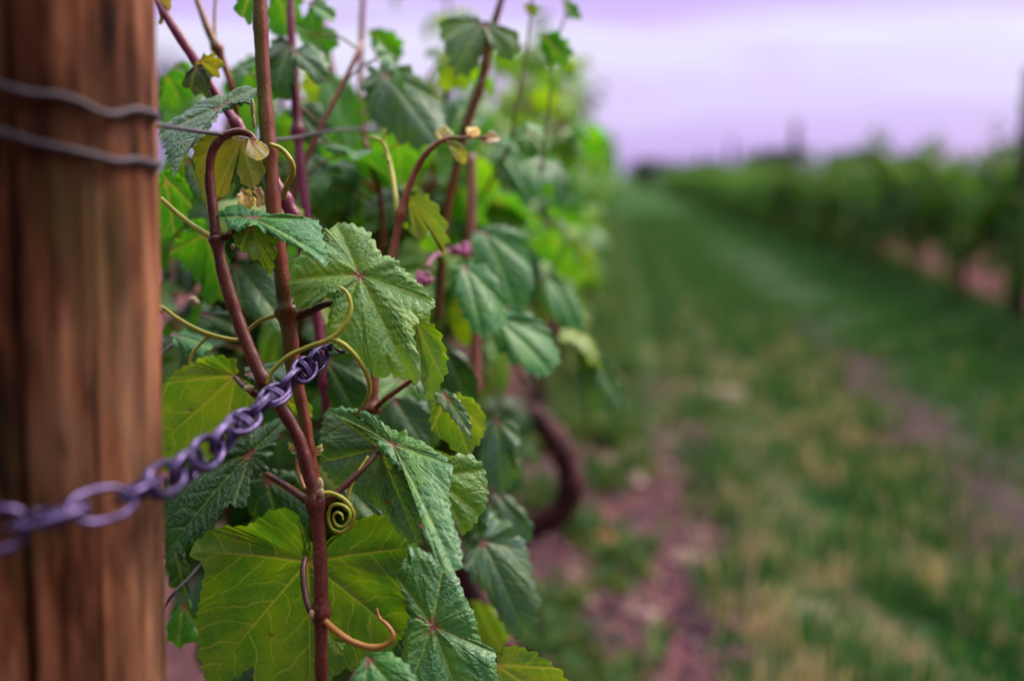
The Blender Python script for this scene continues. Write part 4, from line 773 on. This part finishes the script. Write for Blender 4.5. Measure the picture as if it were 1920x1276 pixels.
# posts of the other rows
def trellis_post(x, y, h, label, group):
    b = Buf(); rs = np.random.RandomState(int(y*10)); p = np.c_[np.full(16, 0)+.004*rs.randn(16), .004*rs.randn(16), np.linspace(-.3, h, 16)]
    tube(b, p, .052, 12, rough=.06, seed=3); o = build('trellis_post', b, M['wood_silhouette'], origin=(0, 0, 0)); o.location = (x, y, 0); tag(o, label, 'post', group); 
    return o
plab = ['tall trellis post cut off by the right edge of the view', 'tallest dark trellis post standing clear above the vines across the grass', 'smaller trellis post standing above the vines towards the horizon']
for i in range(6):
    o = trellis_post(RX-.04, 7.22+i*9.13, [1.75, 1.85, 1.9, 1.8, 1.8, 1.8][i], plab[i] if i < 3 else 'tiny trellis post far along the row across the grass', 'trellis posts across the grass')
    if 'groove' not in o.data.attributes: pass
for i in range(4): trellis_post(ROWX, 8.9+i*9.1, 1.25, 'trellis post buried in the leaves of the near row', 'trellis posts in the near row')
# trellis wires along the near row
def wire_run(pts, label, r=.0016):
    b = Buf(); tube(b, spline(pts, 60), r, 6); tag(build('trellis_wire', b, M['wire']), label, 'wire', 'trellis wires of the near row')
zt = on_post(285, 212, 0)[1]; zl = on_post(285, 306, 0)[1]; e = cw[-1]
wire_run([P(280, 232, .56), P(400, 250, .68), P(520, 262, .82), P(720, 246, 1.1), (ROWX+.02, 2.0, zt), (ROWX, 4, zt+.01), (ROWX, 8.9, zt), (ROWX, 36, zt)], 'upper bluish trellis wire passing behind the canes of the near row')
wire_run([e, e+(0.004, .06, .004), (e[0]-.02, e[1]+.5, .90), (ROWX, 2.2, .80), (ROWX, 8.9, .78), (ROWX, 36, .78)], 'trellis wire that carries on from the end of the chain')
for pts, lab in (([(296, 668, .78), (325, 645, .79), (352, 640, .80), (400, 652, .82)], 'short purple-grey wire end bent by the post, above the yellow leaf'), ([(300, 1150, .77), (325, 1112, .77), (352, 1085, .78), (372, 1062, .79), (400, 1030, .80)], 'thin dark wire strand slanting past the lower edge of the dark leaf')):
    b = Buf(); tube(b, spline([P(*q) for q in pts], 30), .0012, 6); tag(build('wire_strand', b, M['wire']), lab, 'wire')

# ------------------------------------------------------------------ grass, weeds, stones
def blades(n, xs, ys, hs, ws, cols, lean=.5):
    az = nrs.rand(n)*6.283; ln = lean*nrs.rand(n)*hs; d = np.c_[np.cos(az), np.sin(az), 0*az]; sd2 = np.c_[-np.sin(az), np.cos(az), 0*az]*(ws/2)[:, None]
    b0 = np.c_[xs, ys, gz(xs, ys)-.004]; mid = b0+d*(ln*.35)[:, None]+np.c_[0*az, 0*az, hs*.6]; tip = b0+d*ln[:, None]+np.c_[0*az, 0*az, hs*.95]
    v = np.stack([b0-sd2, b0+sd2, mid+sd2*.7, mid-sd2*.7, tip], 1).reshape(-1, 3)
    k = np.arange(n)*5; f = np.concatenate([np.c_[k, k+1, k+2, k+3]]).tolist()+np.c_[k+3, k+2, k+4].tolist()
    b = Buf(); b.add(v, f, tint=np.repeat(cols, 5, 0)); return b
def tuftnoise(x, y):
    return .5+.25*np.sin(9.1*x+2.3*np.sin(5.3*y))+.25*np.sin(7.3*y+1.7*np.sin(8.9*x)+1)
N_ = 190000
ys = 1.6+24*nrs.rand(N_)**1.9; xs = .18+2.5*nrs.rand(N_)
tn = tuftnoise(xs, ys)+.25*nrs.randn(N_)
dens = np.clip((xs-.18)/.15, 0, 1)*(1-.55*np.exp(-((xs-.56)/.12)**2))*(1-.80*np.exp(-((xs-1.3)/.22)**2)*np.exp(-((ys-4.8)/2.2)**2))
dens = dens*(1-.70*np.exp(-((xs-1.70)/.42)**2)*np.clip((ys-6)/3, 0, 1)); dens = dens*(1-.6*np.clip((xs-.8)/.25, 0, 1)*np.clip((3.9-ys)/.8, 0, 1)); keep = nrs.rand(N_) < dens*np.clip(.35+tn, .1, 1); xs, ys, tn = xs[keep], ys[keep], tn[keep]; n = len(xs)
hs = (.02+.05*nrs.rand(n))*(.6+1.5*np.clip(tn, 0, 1)**2)*(1+.8*np.clip((xs-1.7)/.6, 0, 1)); ws = .004+.004*nrs.rand(n)+.0006*ys
green = np.array([.036, .108, .036]); dk = np.array([.016, .066, .016]); straw = np.array([.36, .275, .20]); yg = np.array([.075, .130, .030])
st2 = .5+.5*np.sin(9.3*xs+2*np.sin(6.1*ys))*np.sin(7.7*ys+1.9*np.sin(8.3*xs)); pstraw = np.clip(.60*(1-(ys-2)/7), .03, .6)*(1-.8*np.clip((xs-1.0)/.5, 0, 1))*np.clip(1.6*st2**2, .12, 1.3); u = nrs.rand(n)
c = np.where((u < pstraw)[:, None], straw, np.where((u > .85)[:, None], yg, np.where((tn < .5)[:, None], dk, green)))*(.7+.6*nrs.rand(n))[:, None]
tag(build('grass', blades(n, xs, ys, hs, ws, c), M['blade'], origin=(0, 0, 0)), 'short green and straw-coloured grass of the alley between the vine rows', 'grass', kind='stuff')
nw = 22000; ys = 5+30*nrs.rand(nw)**1.3; xs = 2.62+.42*nrs.rand(nw); hs = (.08+.26*nrs.rand(nw))*np.clip((ys-7)/6, .25, 1); ws = .015+.02*nrs.rand(nw)
keep = nrs.rand(nw) < np.clip((ys-6)/7, .12, 1); xs, ys, hs, ws = xs[keep], ys[keep], hs[keep], ws[keep]; n = len(xs)
c = np.where((nrs.rand(n) < .5)[:, None], np.array([.12, .16, .03]), np.array([.05, .12, .025]))*(.7+.6*nrs.rand(n))[:, None]
tag(build('weeds', blades(n, xs, ys, hs, ws, c, .9), M['blade'], origin=(0, 0, 0)), 'tall yellow-green weeds along the foot of the row across the grass', 'weeds', kind='stuff')
# clods and crumbs of the worked soil
nc = 2600; cy = 1.6+3.6*nrs.rand(nc)**1.3; cx = -.45+.85*nrs.rand(nc); cr = .006+.026*nrs.rand(nc)**3
oc = np.array([(1, 0, 0), (0, 1, 0), (-1, 0, 0), (0, -1, 0), (0, 0, 1), (0, 0, -1)], float); of = [(0, 1, 4), (1, 2, 4), (2, 3, 4), (3, 0, 4), (1, 0, 5), (2, 1, 5), (3, 2, 5), (0, 3, 5)]
vv = oc[None]*cr[:, None, None]*(.7+.6*nrs.rand(nc, 6, 1))*[1, 1, .7]+np.c_[cx, cy, gz(cx, cy)+cr*.3][:, None, :]
pal = np.array([(.13, .06, .06), (.07, .026, .045), (.17, .09, .08), (.09, .035, .055)])[nrs.randint(4, size=nc)]
b = Buf(); b.add(vv.reshape(-1, 3), (np.array(of)[None]+np.arange(nc)[:, None, None]*6).reshape(-1, 3).tolist(), tint=np.repeat(pal, 6, 0))
tag(build('soil_clods', b, make_blade('soil_clod', 0.0), origin=(0, 0, 0), smooth=False), 'crumbled mauve-brown clods scattered over the bare soil strip', 'soil', kind='stuff')
# low weeds below the near row and under the row across
nw = 26000; ys = 1.7+20*nrs.rand(nw)**1.6; side = nrs.rand(nw) < .72; xs = np.where(side, -.32+.42*nrs.rand(nw)+.04*nrs.randn(nw), 2.5+.25*nrs.rand(nw))
cl_ = tuftnoise(xs*1.7+3, ys*1.3)+.15*nrs.randn(nw); keep = np.where(side, cl_ > np.where(ys > 3.6, .35, .66), cl_ > .3); xs, ys = xs[keep], ys[keep]; n = len(xs)
hs = .03+.10*nrs.rand(n)*np.clip(ys/4, .4, 1); ws = .012+.014*nrs.rand(n)
c = np.where((nrs.rand(n) < .35)[:, None], np.array([.11, .15, .035]), np.array([.045, .105, .03]))*(.7+.6*nrs.rand(n))[:, None]
tag(build('weeds', blades(n, xs, ys, hs, ws, c, 1.3), M['blade'], origin=(0, 0, 0)), 'low leafy weeds growing in the soil under the vine rows', 'weeds', kind='stuff')
def ground_at(px, py):
    d = P(px, py, 1.0)-CL; t = -EYE/d[2]; return CL+d*t
def stone(px, py, r, label, flat=.5, mat='stone'):
    rs = np.random.RandomState(int(px)); b = Buf(); ball(b, (0, 0, 0), 1, 10, 7); v = b.v[0]; v *= (1+.22*rs.randn(len(v)))[:, None]*[r, r*rs.uniform(.7, 1.1), r*flat]
    g = ground_at(px, py); o = build('stone', b, M[mat], origin=(0, 0, 0)); o.location = (g[0], g[1], gz(g[0], g[1])+r*flat*.4); o.rotation_euler = (0, 0, rs.rand()*6); tag(o, label, 'stone', 'stones on the ground')
stone(1368, 722, .085, 'pale flat stone in the worn wheel track of the grass', .25)
stone(1215, 1185, .035, 'small pinkish stone on the bare soil, lower middle')
stone(1100, 1165, .030, 'small pinkish stone beside the green weeds under the vine')
stone(1180, 920, .06, 'broad pinkish clod on the soil, right of the bowed trunk', .4)
stone(1140, 890, .05, 'pinkish clod nearest the bowed trunk', .4)
stone(1290, 1060, .05, 'pinkish clod at the dark edge of the grass', .4)
b = generic_leaf(777, 50, 5, .05, (0.42, 0.12, 0.05)); g = ground_at(1135, 1045)
o = build('fallen_leaf', b, LEAF_SOFT, origin=(0, 0, 0)); o.location = (g[0], g[1], .06); o.rotation_euler = (.3, -.2, .7); tag(o, 'orange fallen leaf lying among weeds under the vine', 'leaf')

# ------------------------------------------------------------------ far trees
def tree(px, d, h, w, label, green=(0.030, 0.055, 0.035), seed=0, low=.25):
    rs = np.random.RandomState(seed+50); g = P(px, 638, 1.0)-CL; g = g[:2]/g[1]*d
    root = empty('tree', (g[0], g[1], 0), label, 'tree', 'trees on the horizon'); o3 = np.array([g[0], g[1], 0])
    b = Buf(); tube(b, spline([(0, 0, -.2), (w*.02, 0, h*.3), (0, w*.02, h*.75)], 12)+o3, np.linspace(w*.05, w*.015, 12), 8)
    for k in range(5):
        a = rs.rand()*6.28; tube(b, spline([(0, 0, h*.3), (w*.2*math.cos(a), w*.2*math.sin(a), h*.5), (w*.35*math.cos(a), w*.35*math.sin(a), h*.65)], 8)+o3, np.linspace(w*.02, w*.008, 8), 5)
    build('trunk', b, M['trunk'], root)
    n = 1800; cl2 = rs.randn(14, 3)*[w*.2, w*.2, h*.17]+[0, 0, h*(.5+low*.3)]; ci = rs.randint(14, size=n); c = cl2[ci]+rs.randn(n, 3)*[w*.10, w*.10, h*.085]
    c = c[(c[:, 2] > h*low*.5) & (c[:, 2] < h)]; n = len(c); s = w*.035
    a = rs.randn(n, 3); a /= np.linalg.norm(a, axis=1)[:, None]; q = np.cross(a, rs.randn(n, 3)); q /= np.linalg.norm(q, axis=1)[:, None]; r2 = np.cross(a, q)
    v = np.stack([c-q*s, c+r2*s*.6, c+q*s, c-r2*s*.6], 1).reshape(-1, 3)+o3; k = np.arange(n)*4; fb = Buf()
    fb.add(v, np.c_[k, k+1, k+2, k+3].tolist(), tint=np.repeat(np.array(green)*(.6+.8*rs.rand(n))[:, None], 4, 0)); build('crown', fb, M['tree_leaf'], root, smooth=False)
tree(1207, 72, 2.5, 3.4, 'small round bush at the far end of the near row', (0.03, 0.07, 0.025), 1, .1)
for i, (px, d, h, w, lab) in enumerate([(1275, 150, 2.6, 10, 'low wide tree on the horizon right of the round bush'), (1320, 170, 3.0, 9, 'low tree on the horizon before the smaller trellis post'), (1405, 190, 4.2, 8, 'dark tree on the horizon between the two trellis posts'),
                                        (1455, 180, 4.6, 9, 'dark bluish tree on the horizon beside the tallest post'), (1560, 190, 4.6, 9, 'dark tree on the horizon just right of the tallest post'), (1610, 200, 4.0, 12, 'wide dark tree on the horizon above the vines'), (1690, 190, 4.4, 9, 'dark tree on the horizon behind the tall shoots'),
                                        (335, 60, 9.5, 6, 'tall dim tree behind the upper part of the post'), (760, 140, 12, 10, 'dim tree behind the vine tops, hidden by leaves')]):
    tree(px, d, h*[1.0, 1.15, 1.5, 1.35, 1.1, 1.4, 1.25, 1, 1][i], w*.8, lab, (0.018, 0.026, 0.036), i+5)
